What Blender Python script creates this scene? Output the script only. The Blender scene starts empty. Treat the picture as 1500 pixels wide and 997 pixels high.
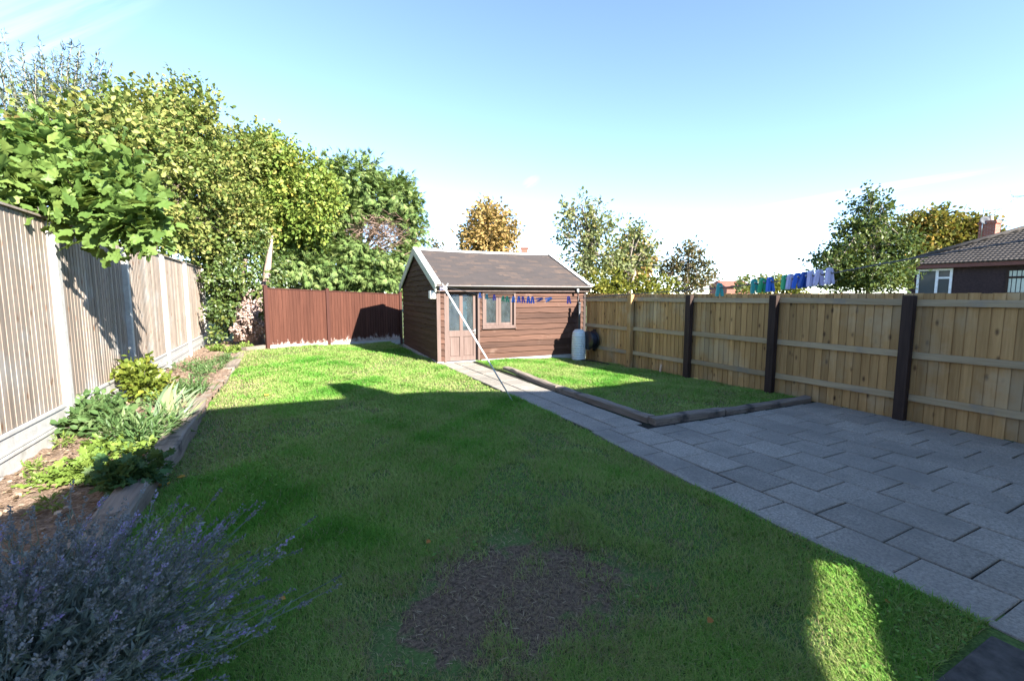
import bpy, math, numpy as np
from math import radians as R_, sin, cos, tan, pi
from mathutils import Vector, Matrix
rng = np.random.default_rng(7)
scn = bpy.context.scene
COL = scn.collection

# ---------------------------------------------------------------- camera numbers
CAMH, FPX = 1.75, 660.0
PITCH, YAW = math.atan(67.5/FPX), math.atan(335/math.hypot(FPX, 67.5))
_fw = np.array([sin(YAW)*cos(PITCH), cos(YAW)*cos(PITCH), -sin(PITCH)])
_rt = np.array([cos(YAW), -sin(YAW), 0.0]); _up = np.cross(_rt, _fw)
EYE = np.array([0, 0, CAMH])
def ray(x, y): return _fw + _rt*(x-750)/FPX + _up*(498.5-y)/FPX
def pt(x, y, d): return EYE + ray(x, y)*d                 # point at distance d along the view
def gp(x, y, z=0.0):
    r = ray(x, y); return EYE + r*(z-CAMH)/r[2]           # point at height z

SUN_AZ, SUN_EL = R_(18.5), R_(29.0)
SUN = np.array([sin(SUN_AZ)*cos(SUN_EL), -cos(SUN_AZ)*cos(SUN_EL), sin(SUN_EL)])   # towards the sun

# ---------------------------------------------------------------- materials
class NT:
    def __init__(s, name):
        s.m = bpy.data.materials.new(name); s.m.use_nodes = True
        s.t = s.m.node_tree; s.n = s.t.nodes; s.n.clear()
        s.out = s.n.new('ShaderNodeOutputMaterial')
    def add(s, ty, **kw):
        nd = s.n.new(ty)
        for k, v in kw.items():
            if k in nd.inputs.keys() and not hasattr(type(nd), k): nd.inputs[k].default_value = v
            else: setattr(nd, k, v)
        return nd
    def link(s, a, b): s.t.links.new(a, b)
    def coord(s, scale=(1, 1, 1), space='Object'):
        tc = s.add('ShaderNodeTexCoord'); mp = s.add('ShaderNodeMapping')
        mp.inputs['Scale'].default_value = scale
        s.link(tc.outputs[space], mp.inputs['Vector']); return mp.outputs['Vector']
    def noise(s, vec, scale, detail=4, rough=.55, dist=0):
        nd = s.add('ShaderNodeTexNoise'); nd.inputs['Scale'].default_value = scale
        nd.inputs['Detail'].default_value = detail; nd.inputs['Roughness'].default_value = rough
        nd.inputs['Distortion'].default_value = dist
        s.link(vec, nd.inputs['Vector']); return nd.outputs['Fac']
    def ramp(s, fac, stops):
        nd = s.add('ShaderNodeValToRGB'); el = nd.color_ramp.elements
        while len(el) < len(stops): el.new(.5)
        for e, (p, c) in zip(el, stops):
            e.position = p; e.color = (*c, 1) if len(c) == 3 else c
        s.link(fac, nd.inputs['Fac']); return nd.outputs['Color']
    def mix(s, fac, a, b, mode='MIX'):
        nd = s.add('ShaderNodeMix'); nd.data_type = 'RGBA'; nd.blend_type = mode
        if hasattr(fac, 'node'): s.link(fac, nd.inputs[0])
        else: nd.inputs[0].default_value = fac
        for sock, v in ((nd.inputs[6], a), (nd.inputs[7], b)):
            if hasattr(v, 'node'): s.link(v, sock)
            else: sock.default_value = (*v, 1)
        return nd.outputs[2]
    def math(s, op, a, b=0.0):
        nd = s.add('ShaderNodeMath'); nd.operation = op
        for sock, v in ((nd.inputs[0], a), (nd.inputs[1], b)):
            if hasattr(v, 'node'): s.link(v, sock)
            else: sock.default_value = v
        return nd.outputs[0]
    def tint(s):
        a = s.add('ShaderNodeAttribute'); a.attribute_name = 'tint'; return a.outputs['Fac']
    def val(s, col, v):
        nd = s.add('ShaderNodeHueSaturation'); s.link(col, nd.inputs['Color'])
        s.link(v, nd.inputs['Value']); return nd.outputs['Color']
    def bump(s, h, strength=.3, dist=.01):
        b = s.add('ShaderNodeBump'); b.inputs['Strength'].default_value = strength
        b.inputs['Distance'].default_value = dist; s.link(h, b.inputs['Height']); return b.outputs['Normal']
    def pbr(s, col, rough=.7, spec=.3, metal=0, normal=None):
        p = s.add('ShaderNodeBsdfPrincipled')
        if hasattr(col, 'node'): s.link(col, p.inputs['Base Color'])
        else: p.inputs['Base Color'].default_value = (*col, 1)
        if hasattr(rough, 'node'): s.link(rough, p.inputs['Roughness'])
        else: p.inputs['Roughness'].default_value = rough
        p.inputs['Specular IOR Level'].default_value = spec; p.inputs['Metallic'].default_value = metal
        if normal is not None: s.link(normal, p.inputs['Normal'])
        s.link(p.outputs[0], s.out.inputs[0]); return s.m

def grain(name, dark, light, axis, fine=40, rough=.75, spec=.2, tint=.5, bump=.25, stain=None, knots=None, white=None):
    """Wood / concrete-like surface with streaks along one axis, a tint per board and stains."""
    s = NT(name); sc = [1.0, 1.0, 1.0]
    if axis is not None: sc[axis] = .06
    v = s.coord(tuple(sc)); a = s.noise(v, fine, 6, .65); b = s.noise(v, fine*.18, 3)
    f = s.math('ADD', s.math('MULTIPLY', a, .6), s.math('MULTIPLY', b, .4))
    c = s.ramp(f, [(.33, dark), (.66, light)])
    if knots:
        kc = [4.5, 4.5, 4.5]; kc[axis] = 2.2
        vo = s.add('ShaderNodeTexVoronoi'); vo.inputs['Scale'].default_value = 1.5
        s.link(s.coord(tuple(kc)), vo.inputs['Vector'])
        k = s.ramp(vo.outputs['Distance'], [(.05, (1, 1, 1)), (.19, (0, 0, 0))])
        c = s.mix(k, c, knots)
    if stain:
        st = s.noise(s.coord((1, 1, 1)), stain[1], 5, .6)
        m = s.ramp(st, [(stain[2], (0, 0, 0)), (stain[2]+.16, (1, 1, 1))])
        c = s.mix(m, c, stain[0])
    if white:       # pale worn paint low down: white = (colour, z0, z1)
        tc = s.add('ShaderNodeTexCoord'); sp = s.add('ShaderNodeSeparateXYZ'); s.link(tc.outputs['Object'], sp.inputs[0])
        nz = s.noise(s.coord((1, 1, .35)), 9, 5, .7)
        h = s.math('ADD', s.math('MULTIPLY', s.math('SUBTRACT', sp.outputs[2], white[1]), 1/(white[2]-white[1])), s.math('MULTIPLY', s.math('SUBTRACT', nz, .5), 2.2))
        m = s.ramp(h, [(.05, (1, 1, 1)), (.35, (0, 0, 0))]); c = s.mix(m, c, white[0])
    c = s.val(c, s.math('ADD', s.math('MULTIPLY', s.tint(), tint), 1-tint/2))
    return s.pbr(c, rough, spec, normal=s.bump(a, bump, .004))

def plain(name, col, rough=.5, spec=.4, metal=0, var=.12, scale=12):
    s = NT(name); n = s.noise(s.coord(), scale, 5, .6)
    lo = tuple(c*(1-var) for c in col); hi = tuple(min(1, c*(1+var)) for c in col)
    return s.pbr(s.ramp(n, [(.3, lo), (.7, hi)]), rough, spec, metal, s.bump(n, .08, .003))

def leafmat(name, stops, trans=.3, gloss=.06, rough=.45, k=1.0):
    gloss = min(gloss, .12)*.25; rough = max(rough, .42); stops = [(p_, tuple(q*k for q in c_)) for p_, c_ in stops]
    s = NT(name); c = s.ramp(s.tint(), stops)
    n = s.noise(s.coord(), 1.3, 2); c = s.val(c, s.math('ADD', s.math('MULTIPLY', n, .5), .75))
    d = s.add('ShaderNodeBsdfDiffuse'); t = s.add('ShaderNodeBsdfTranslucent'); g = s.add('ShaderNodeBsdfGlossy')
    s.link(c, d.inputs['Color']); g.inputs['Roughness'].default_value = rough
    s.link(s.mix(.5, c, (.27, .31, .05)) if trans else c, t.inputs['Color'])
    m = s.add('ShaderNodeMixShader'); m.inputs[0].default_value = trans
    s.link(d.outputs[0], m.inputs[1]); s.link(t.outputs[0], m.inputs[2])
    m2 = s.add('ShaderNodeMixShader'); m2.inputs[0].default_value = gloss
    s.link(m.outputs[0], m2.inputs[1]); s.link(g.outputs[0], m2.inputs[2])
    s.link(m2.outputs[0], s.out.inputs[0]); return s.m

def glassmat(name, tintc=(.8, .9, .9), refl=.25):
    s = NT(name)
    tr = s.add('ShaderNodeBsdfTransparent'); tr.inputs[0].default_value = (*tintc, 1)
    gl = s.add('ShaderNodeBsdfGlossy'); gl.inputs['Roughness'].default_value = .04
    n = s.noise(s.coord(), 4, 2)
    s.link(s.bump(n, .12, .02), gl.inputs['Normal'])
    m = s.add('ShaderNodeMixShader'); m.inputs[0].default_value = refl
    s.link(tr.outputs[0], m.inputs[1]); s.link(gl.outputs[0], m.inputs[2])
    df = s.add('ShaderNodeBsdfDiffuse'); df.inputs['Color'].default_value = (.30, .36, .38, 1)  # pale grey-blue diffuse standing for reflections, painted into the panes
    m2 = s.add('ShaderNodeMixShader'); veil = s.noise(s.coord((1, 1, .5)), 7, 4); s.link(s.math('MULTIPLY', veil, .20), m2.inputs[0])
    s.link(m.outputs[0], m2.inputs[1]); s.link(df.outputs[0], m2.inputs[2]); s.link(m2.outputs[0], s.out.inputs[0]); return s.m

M = {}
M['fence_new'] = grain('new_pine', (.295, .168, .064), (.49, .305, .130), 2, 30, tint=.42, knots=(.085, .042, .02), stain=((.42, .31, .18), 1.1, .52))
M['rail_new'] = grain('rail_pine', (.25, .18, .095), (.40, .31, .19), 1, 30, tint=.3, stain=((.24, .20, .15), 2.5, .55))
M['post_dark'] = grain('dark_post', (.022, .014, .012), (.06, .038, .03), 2, 30, tint=.2)
M['fence_old'] = grain('weathered_board', (.185, .150, .122), (.33, .275, .228), 2, 34, tint=.55, stain=((.29, .275, .255), 1.6, .52), knots=(.17, .09, .05))
M['concrete'] = grain('concrete', (.34, .335, .32), (.50, .49, .46), None, 18, tint=.1, stain=((.25, .25, .21), 3, .62), bump=.15)
M['red_board'] = grain('red_stained_board', (.048, .0165, .0105), (.090, .034, .022), 2, 30, tint=.28, white=((.42, .33, .30), .10, .55))
M['red_post'] = grain('red_stained_post', (.045, .016, .012), (.07, .027, .02), 2, 30, tint=.2)
M['shed_board'] = grain('shed_board', (.040, .019, .013), (.104, .053, .036), 0, 22, tint=.6, stain=((.145, .092, .070), 2.2, .60), bump=.4)
M['shed_board_side'] = grain('shed_side_board', (.042, .024, .019), (.088, .052, .041), 1, 22, tint=.4, bump=.4)
M['shed_trim'] = grain('shed_trim', (.10, .068, .058), (.165, .118, .103), 2, 25, tint=.25)
M['shed_dark'] = grain('shed_dark_trim', (.03, .022, .02), (.06, .045, .04), 2, 25, tint=.2)
M['barge'] = grain('barge_paint', (.40, .42, .34), (.55, .55, .48), None, 14, tint=.1, stain=((.27, .33, .22), 3, .55))
M['cap_white'] = plain('white_capping', (.66, .66, .62), .6)
M['gutter'] = plain('brown_gutter', (.022, .018, .017), .3, .6)
M['sleeper'] = grain('old_sleeper', (.13, .10, .078), (.31, .26, .21), 1, 26, tint=.35, stain=((.05, .045, .04), 3, .56), bump=.6)
M['sleeper_x'] = grain('old_sleeper_across', (.11, .088, .07), (.27, .225, .185), 0, 26, tint=.35, stain=((.05, .045, .04), 3, .56), bump=.6)
M['white_metal'] = plain('white_pole_paint', (.75, .77, .80), .35, .5)
M['butt'] = plain('pale_plastic', (.60, .66, .66), .35, .5, var=.06)
M['black'] = plain('black_plastic', (.012, .012, .014), .35, .5)
M['rope'] = plain('clothes_line', (.10, .10, .11), .6)
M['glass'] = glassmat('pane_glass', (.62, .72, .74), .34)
M['inside'] = plain('dim_interior', (.04, .045, .05), .9)
M['brick'] = None
def brickmat(name, c1, c2, mort, scale=1, rough=.85):
    s = NT(name); v = s.coord((1, 1, 1))
    sp = s.add('ShaderNodeSeparateXYZ'); s.link(v, sp.inputs[0]); cb = s.add('ShaderNodeCombineXYZ')
    s.link(s.math('ADD', sp.outputs[0], sp.outputs[1]), cb.inputs[0]); s.link(sp.outputs[2], cb.inputs[1])
    b = s.add('ShaderNodeTexBrick'); s.link(cb.outputs[0], b.inputs['Vector'])
    b.inputs['Color1'].default_value = (*c1, 1); b.inputs['Color2'].default_value = (*c2, 1); b.inputs['Mortar'].default_value = (*mort, 1)
    b.inputs['Scale'].default_value = scale; b.inputs['Brick Width'].default_value = .225; b.inputs['Row Height'].default_value = .075; b.inputs['Mortar Size'].default_value = .006
    return s.pbr(b.outputs['Color'], rough, .2, normal=s.bump(b.outputs['Fac'], .4, -.004))
M['brick'] = brickmat('red_brick', (.30, .09, .055), (.22, .065, .045), (.30, .27, .24))
M['bark'] = grain('bark', (.06, .045, .035), (.16, .125, .10), 2, 14, tint=.2, bump=.7)
M['bark_pale'] = grain('pale_bark', (.17, .12, .10), (.36, .27, .23), 2, 9, tint=.2, bump=.8, stain=((.16, .11, .08), 3.5, .56))
M['bark_grey'] = grain('grey_bark', (.16, .13, .10), (.32, .28, .23), 2, 14, tint=.2, bump=.5)

# ---------------------------------------------------------------- mesh helpers
def new_obj(name, me, mat, parent=None):
    if mat is not None: me.materials.append(mat)
    o = bpy.data.objects.new(name, me); COL.objects.link(o)
    if parent is not None: o.parent = parent
    return o
def mesh_np(name, V, loops, starts, tint=None, smooth=False):
    me = bpy.data.meshes.new(name)
    V = np.asarray(V, np.float32); loops = np.asarray(loops, np.int32); starts = np.asarray(starts, np.int32)
    me.vertices.add(len(V)); me.vertices.foreach_set('co', V.ravel())
    me.loops.add(len(loops)); me.loops.foreach_set('vertex_index', loops)
    me.polygons.add(len(starts)); me.polygons.foreach_set('loop_start', starts)
    me.polygons.foreach_set('loop_total', np.diff(np.append(starts, len(loops))).astype(np.int32))
    if smooth: me.polygons.foreach_set('use_smooth', np.ones(len(starts), bool))
    if tint is not None:
        a = me.attributes.new('tint', 'FLOAT', 'POINT'); a.data.foreach_set('value', np.asarray(tint, np.float32))
    me.update(calc_edges=True); me.validate(); return me

class MB:
    """Collects boxes, bars, tubes and lathes into one mesh."""
    def __init__(s): s.v, s.f, s.t, s.sm = [], [], [], []
    def raw(s, vs, fs, tint=.5, smooth=False):
        o = len(s.v); s.v += [tuple(map(float, p)) for p in vs]; s.f += [tuple(i+o for i in f) for f in fs]
        s.t += [tint]*len(vs); s.sm += [smooth]*len(fs); return s
    def box(s, lo, hi, tint=.5):
        x0, y0, z0 = lo; x1, y1, z1 = hi
        return s.raw([(x0,y0,z0),(x1,y0,z0),(x1,y1,z0),(x0,y1,z0),(x0,y0,z1),(x1,y0,z1),(x1,y1,z1),(x0,y1,z1)],
                     [(0,3,2,1),(4,5,6,7),(0,1,5,4),(1,2,6,5),(2,3,7,6),(3,0,4,7)], tint)
    def hexa(s, p, tint=.5):      # 8 corners in the order of box()
        return s.raw(p, [(0,3,2,1),(4,5,6,7),(0,1,5,4),(1,2,6,5),(2,3,7,6),(3,0,4,7)], tint)
    def bar(s, a, b, w, h, tint=.5, side=None):
        a, b = np.array(a, float), np.array(b, float); d = (b-a)/np.linalg.norm(b-a)
        sd = np.array(side, float) if side is not None else np.cross(d, (0, 0, 1) if abs(d[2]) < .9 else (0, 1, 0))
        sd = sd-d*(sd@d); sd /= np.linalg.norm(sd); u = np.cross(sd, d)
        q = lambda p, i, j: p+sd*w/2*i+u*h/2*j
        return s.hexa([q(a,-1,-1),q(a,1,-1),q(b,1,-1),q(b,-1,-1),q(a,-1,1),q(a,1,1),q(b,1,1),q(b,-1,1)], tint)
    def prism(s, poly, off, tint=.5):
        n = len(poly); P = [np.array(p, float) for p in poly]; o = np.array(off, float)
        return s.raw(P+[p+o for p in P], [tuple(range(n))[::-1], tuple(range(n, 2*n))]+[(i, (i+1) % n, n+(i+1) % n, n+i) for i in range(n)], tint)
    def tube(s, path, rad, n=6, tint=.5, cap=True):
        P = np.array(path, float); k = len(P); rad = np.broadcast_to(np.array(rad, float), (k,))
        T = np.gradient(P, axis=0); T /= np.linalg.norm(T, axis=1)[:, None]+1e-9
        ref = np.array([0, 0, 1.]) if abs(T[0][2]) < .9 else np.array([1., 0, 0])
        vs = []
        for p, t, r in zip(P, T, rad):
            a = np.cross(t, ref); a /= np.linalg.norm(a)+1e-9; b = np.cross(t, a); ref = np.cross(a, t) if False else ref
            for j in range(n):
                an = 2*pi*j/n; vs.append(p+r*(a*cos(an)+b*sin(an)))
        fs = [(i*n+j, i*n+(j+1) % n, (i+1)*n+(j+1) % n, (i+1)*n+j) for i in range(k-1) for j in range(n)]
        if cap: fs += [tuple(range(n))[::-1], tuple(range((k-1)*n, k*n))]
        return s.raw(vs, fs, tint, True)
    def lathe(s, prof, c=(0, 0, 0), n=24, tint=.5, mat=None):
        vs = []
        for r, z in prof:
            for j in range(n):
                p = Vector((r*cos(2*pi*j/n), r*sin(2*pi*j/n), z))
                if mat is not None: p = mat @ p
                vs.append((p.x+c[0], p.y+c[1], p.z+c[2]))
        k = len(prof)
        fs = [(i*n+j, i*n+(j+1) % n, (i+1)*n+(j+1) % n, (i+1)*n+j) for i in range(k-1) for j in range(n)]
        fs += [tuple(range(n))[::-1], tuple(range((k-1)*n, k*n))]
        return s.raw(vs, fs, tint, True)
    def build(s, name, mat, parent=None, world=False, bevel=0):
        me = bpy.data.meshes.new(name); V = s.v
        if world and parent is not None:
            L = Vector((0, 0, 0)); q = parent
            while q is not None: L += q.location; q = q.parent
            V = [(a-L.x, b-L.y, c-L.z) for a, b, c in V]
        me.from_pydata(V, [], s.f)
        a = me.attributes.new('tint', 'FLOAT', 'POINT'); a.data.foreach_set('value', np.array(s.t, np.float32))
        me.polygons.foreach_set('use_smooth', np.array(s.sm, bool)); me.update()
        o = new_obj(name, me, mat, parent)
        if bevel:
            b = o.modifiers.new('bevel', 'BEVEL'); b.width = bevel; b.segments = 2; b.limit_method = 'ANGLE'; b.angle_limit = R_(40)
        return o

def tag(o, label, cat, group=None, kind=None):
    o['label'] = label; o['category'] = cat
    if group: o['group'] = group
    if kind: o['kind'] = kind
    return o
def thing(name, loc, label, cat, group=None, rz=0):
    o = bpy.data.objects.new(name, None); COL.objects.link(o); o.empty_display_size = .1
    o.location = tuple(map(float, loc)); o.rotation_euler = (0, 0, rz); return tag(o, label, cat, group)
def structure(o): o['kind'] = 'structure'; return o

# leaf templates: vertices (x across, y along, z normal) and faces
def tpl(vs, fs): return np.array(vs, float), fs
T_OVAL = tpl([(0,0,0),(-.30,.28,.07),(-.30,.62,.07),(0,1,-.06),(.30,.62,.07),(.30,.28,.07)], [(0,3,2,1),(0,5,4,3)])
T_LANCE = tpl([(0,0,0),(-.12,.4,.03),(0,1,-.05),(.12,.4,.03)], [(0,2,1),(0,3,2)])
T_SWORD = tpl([(-.03,0,0),(.03,0,0),(-.035,.5,.02),(.035,.5,.02),(-.02,.82,-.04),(.02,.82,-.04),(0,1,-.12)], [(0,1,3,2),(2,3,5,4),(4,5,6)])
def palmate(lobes, depth, wid):
    vs, n = [(0, .38, -.05)], 0
    for a, l in lobes:
        a0 = R_(a)
        vs.append((sin(a0-wid)*l*depth, .38+cos(a0-wid)*l*depth, .03)); vs.append((sin(a0-wid*.62)*l*.80, .38+cos(a0-wid*.62)*l*.80, .05)); vs.append((sin(a0-wid*.28)*l*.97, .38+cos(a0-wid*.28)*l*.97, .0))
        vs.append((sin(a0+wid*.28)*l*.97, .38+cos(a0+wid*.28)*l*.97, .0)); vs.append((sin(a0+wid*.62)*l*.80, .38+cos(a0+wid*.62)*l*.80, .05)); n += 5
    vs.append((.05, 0, 0)); vs.append((-.05, 0, 0)); n += 2
    return tpl(vs, [(0, 1+(i+1) % n, 1+i) for i in range(n)])
T_FIG = palmate([(-118,.34),(-60,.48),(0,.62),(60,.48),(118,.34)], .76, .50)
T_GERAN = palmate([(-125,.42),(-75,.5),(-25,.52),(25,.52),(75,.5),(125,.42)], .62, .30)
def fan_tpl():
    vs, fs = [], []
    for a, l in ((-26,.66),(-12,.85),(0,1.0),(12,.85),(26,.66)):
        a = R_(a); d = np.array([sin(a), cos(a)]); p = np.array([cos(a), -sin(a)]); o = len(vs); st = .12
        for t, w, z in ((st, .030, 0), (.6, .045, .02), (1, .008, -.14)):
            for sg in (-1, 1): q = d*l*t+p*w*sg; vs.append((q[0], q[1], z))
        fs += [(o, o+1, o+3, o+2), (o+2, o+3, o+5, o+4)]
    return tpl(vs, fs)
T_FAN = fan_tpl()

def unit(a): return a/(np.linalg.norm(a, axis=-1, keepdims=True)+1e-9)
def leaves(name, T, pos, along, nrm, size, tint, mat, parent=None, world=True, smooth=False):
    """Every leaf of one crown in one mesh: template T set at each point."""
    tv, tf = T; pos = np.asarray(pos, float); N, K = len(pos), len(tv)
    al = unit(np.asarray(along, float)); nr = np.asarray(nrm, float)
    x = unit(np.cross(al, nr)); z = np.cross(x, al)
    sz = np.broadcast_to(np.asarray(size, float), (N,))[:, None, None]
    V = pos[:, None, :]+sz*(tv[None, :, 0:1]*x[:, None, :]+tv[None, :, 1:2]*al[:, None, :]+tv[None, :, 2:3]*z[:, None, :])
    V = V.reshape(-1, 3)
    if parent is not None and world:
        q, L = parent, np.zeros(3)
        while q is not None: L += np.array(q.location); q = q.parent
        V = V-L
    one = np.concatenate([np.array(f) for f in tf]); st = np.cumsum([0]+[len(f) for f in tf[:-1]])
    lp = (np.arange(N)[:, None]*K+one[None]).ravel(); ss = (np.arange(N)[:, None]*len(one)+st[None]).ravel()
    return new_obj(name, mesh_np(name, V, lp, ss, np.repeat(np.broadcast_to(tint, (N,)), K), smooth), mat, parent)

def rdir(n): return unit(rng.normal(size=(n, 3)))
def lumps(base, k, f=(.35, .6)):
    """Break each ellipsoid (centre, radii) into smaller ones set through and on it, for an uneven outline."""
    out = []
    for c, r in base:
        r = np.array(r, float)
        for _ in range(k):
            d = rdir(1)[0]; q = rng.uniform(.25, .85)
            out.append((np.array(c)+d*r*q, r*rng.uniform(*f)))
    return out
def sprays(cl, n, per, length, up=.3, shell=.5, spread=.5):
    """Leaf positions set along short twigs growing out of the clumps."""
    w = np.array([np.prod(r)**(2/3) for _, r in cl]); idx = rng.choice(len(cl), n, p=w/w.sum())
    C = np.array([c for c, _ in cl])[idx]; Rr = np.array([r for _, r in cl])[idx]
    d = rdir(n); q = shell+(1-shell)*rng.random((n, 1))**.6; base = C+d*Rr*q
    sd = unit(d*.8+rng.normal(size=(n, 3))*spread+np.array([0, 0, up]))
    L = length*rng.uniform(.6, 1.3, (n, 1))
    t = np.linspace(.1, 1, per)[None, :, None]
    P = base[:, None, :]+sd[:, None, :]*L[:, None, :]*t+rng.normal(size=(n, per, 3))*length*.10
    D = np.broadcast_to(sd[:, None, :], P.shape); O = np.broadcast_to(d[:, None, :], P.shape)
    return P.reshape(-1, 3), D.reshape(-1, 3), O.reshape(-1, 3), (base, sd, L), np.repeat(rng.random(n), per)
def clump_px(L): return [(pt(x, y, d), np.array([rx, ry, rz])*d/FPX) for x, y, d, rx, ry, rz in
                         [(a[0], a[1], a[2], a[3], a[3], a[4] if len(a) > 4 else a[3]) for a in L]]

def tree(name, base, label, cat, cl, n, per, leaf, size, mat, spray=.4, trunk=(.12, .05), bark='bark', trunk_top=None, lumpk=5, up=.3,
         shell=.45, spread=.5, group=None, crown_name='crown', flat=.5, limbs=True, twigs=0, tbias=.0):
    t = thing(name, base, label, cat, group)
    sub = lumps(cl, lumpk, (.34, .60) if lumpk > 6 else (.35, .6)) if lumpk else cl
    P, D, O, (tb, td, tl), tw = sprays(sub, n, per, spray, up, shell, spread)
    k = len(P)
    nr = O*.45+np.array([0, 0, flat])+np.repeat(rng.normal(size=(n, 3)), per, 0)*.42+rng.normal(size=(k, 3))*.30
    al = D*.5+O*.2+rng.normal(size=(k, 3))*.5+np.array([0, 0, -.12])
    leaves(crown_name, leaf, P, al, nr, size*rng.uniform(.65, 1.25, k), np.clip(tw*.6+rng.random(k)*.4+tbias, 0, 1), mat, t)
    mb = MB(); b = np.array(base, float)
    cen = np.mean([c for c, _ in cl], axis=0)
    top = np.array(trunk_top if trunk_top is not None else cen, float)
    path = [b, b*.65+top*.35+rng.normal(size=3)*.04*np.linalg.norm(top-b)*[1, 1, .2], b*.3+top*.7+rng.normal(size=3)*.03*np.linalg.norm(top-b)*[1, 1, .2], top]
    mb.tube(path, [trunk[0], trunk[0]*.85, trunk[0]*.65, trunk[1]], 8)
    if limbs:
        for c, r in sub if len(sub) < 70 else [sub[i] for i in rng.choice(len(sub), 70, False)]:
            s0 = path[1]+(path[3]-path[1])*rng.uniform(.4, .95); m = (s0+c)/2+np.array([0, 0, .08])*np.linalg.norm(c-s0)
            mb.tube([s0, m, c, c+(c-m)*.15], [trunk[1]*.6, trunk[1]*.42, trunk[1]*.25, trunk[1]*.06], 5)
    for i in rng.choice(n, min(twigs, n), False):
        j = np.argmin([np.linalg.norm(c-tb[i]) for c, _ in sub]); c = sub[j][0]
        mb.tube([c, (c+tb[i])/2+[0, 0, .02], tb[i], tb[i]+td[i]*tl[i]], [trunk[1]*.16, trunk[1]*.12, trunk[1]*.09, trunk[1]*.03], 4, cap=False)
    mb.build('trunk', M[bark], t, world=True)
    return t

# ---------------------------------------------------------------- world, sun, camera
w = bpy.data.worlds.new('World'); scn.world = w; w.use_nodes = True
nt = w.node_tree; nt.nodes.clear()
wo = nt.nodes.new('ShaderNodeOutputWorld'); bg = nt.nodes.new('ShaderNodeBackground'); sky = nt.nodes.new('ShaderNodeTexSky')
sky.sky_type = 'NISHITA'; sky.sun_disc = False; sky.sun_elevation = SUN_EL; sky.sun_rotation = pi-SUN_AZ
sky.air_density = .75; sky.dust_density = .0; sky.ozone_density = 1.4; sky.altitude = 1500
bg.inputs['Strength'].default_value = .075
# thin cirrus: stretched noise over two patches of sky directions
tc = nt.nodes.new('ShaderNodeTexCoord')
def wmath(op, a, b=0.0, c=None):
    n = nt.nodes.new('ShaderNodeMath'); n.operation = op
    for i, v in enumerate((a, b) if c is None else (a, b, c)):
        if hasattr(v, 'node'): nt.links.new(v, n.inputs[i])
        else: n.inputs[i].default_value = v
    return n.outputs[0]
def wdot(v):
    n = nt.nodes.new('ShaderNodeVectorMath'); n.operation = 'DOT_PRODUCT'; nt.links.new(tc.outputs['Generated'], n.inputs[0]); n.inputs[1].default_value = tuple(v); return n.outputs['Value']
def cirrus(c, along, ra, rb, amt, seed):
    c = unit(np.array(c, float)); a = unit(np.array(along)-c*(c@np.array(along))); b = np.cross(c, a)
    da, db = wdot(a), wdot(b)
    q = wmath('ADD', wmath('POWER', wmath('DIVIDE', da, ra), 2), wmath('POWER', wmath('DIVIDE', db, rb), 2))
    cb = nt.nodes.new('ShaderNodeCombineXYZ'); nt.links.new(wmath('MULTIPLY', da, .28/ra), cb.inputs[0]); nt.links.new(wmath('MULTIPLY', db, .8/rb), cb.inputs[1]); cb.inputs[2].default_value = seed
    n = nt.nodes.new('ShaderNodeTexNoise'); n.inputs['Scale'].default_value = 2.6; n.inputs['Detail'].default_value = 6; n.inputs['Roughness'].default_value = .62; n.inputs['Distortion'].default_value = .5
    nt.links.new(cb.outputs[0], n.inputs['Vector'])
    e = wmath('MAXIMUM', wmath('SUBTRACT', 1.0, q), 0.0)
    front = wmath('GREATER_THAN', wdot(c), 0.0)
    m = wmath('MULTIPLY', wmath('MULTIPLY', e, front), wmath('MAXIMUM', wmath('MULTIPLY', wmath('SUBTRACT', n.outputs['Fac'], .36), 3.2), 0.0))
    return wmath('MINIMUM', wmath('MULTIPLY', m, amt), .8)
c1 = cirrus(ray(1200, 293), ray(1360, 264)-ray(1010, 325), .23, .011, .40, 3.1)
c2 = cirrus(ray(20, 60), ray(200, 30)-ray(0, 110), .22, .05, .20, 8.4)
c3 = cirrus(ray(778, 266), ray(800, 255)-ray(760, 275), .022, .012, .22, 1.4)
cm = wmath('MINIMUM', wmath('ADD', wmath('ADD', c1, c2), c3), .85)
mx = nt.nodes.new('ShaderNodeMix'); mx.data_type = 'RGBA'
nt.links.new(cm, mx.inputs[0]); nt.links.new(sky.outputs[0], mx.inputs[6]); mx.inputs[7].default_value = (4.6, 4.8, 5.0, 1)
nt.links.new(mx.outputs[2], bg.inputs['Color']); nt.links.new(bg.outputs[0], wo.inputs[0])

sd = bpy.data.lights.new('sun', 'SUN'); sd.energy = 3.25; sd.angle = R_(.55); sd.color = (1, .94, .84)
so = bpy.data.objects.new('sun', sd); COL.objects.link(so)
so.rotation_euler = Vector(tuple(-SUN)).to_track_quat('-Z', 'Y').to_euler(); so.location = (4, -12, 14)

cd = bpy.data.cameras.new('camera'); co = bpy.data.objects.new('camera', cd); COL.objects.link(co)
cd.sensor_width = 36; cd.lens = FPX/1500*36; cd.clip_start = .05; cd.clip_end = 2000
co.location = (0, 0, CAMH)
co.matrix_world = Matrix.Translation((0, 0, CAMH)) @ Matrix((tuple(_rt), tuple(_up), tuple(-_fw))).transposed().to_4x4()
scn.camera = co
scn.view_settings.view_transform = 'Standard'; scn.view_settings.look = 'None'; scn.view_settings.gamma = 1
scn.view_settings.exposure = 2.85
scn.render.engine = 'CYCLES'; scn.cycles.max_bounces = 6; scn.cycles.transparent_max_bounces = 8
scn.cycles.use_denoising = True; scn.cycles.sample_clamp_indirect = 6

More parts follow.
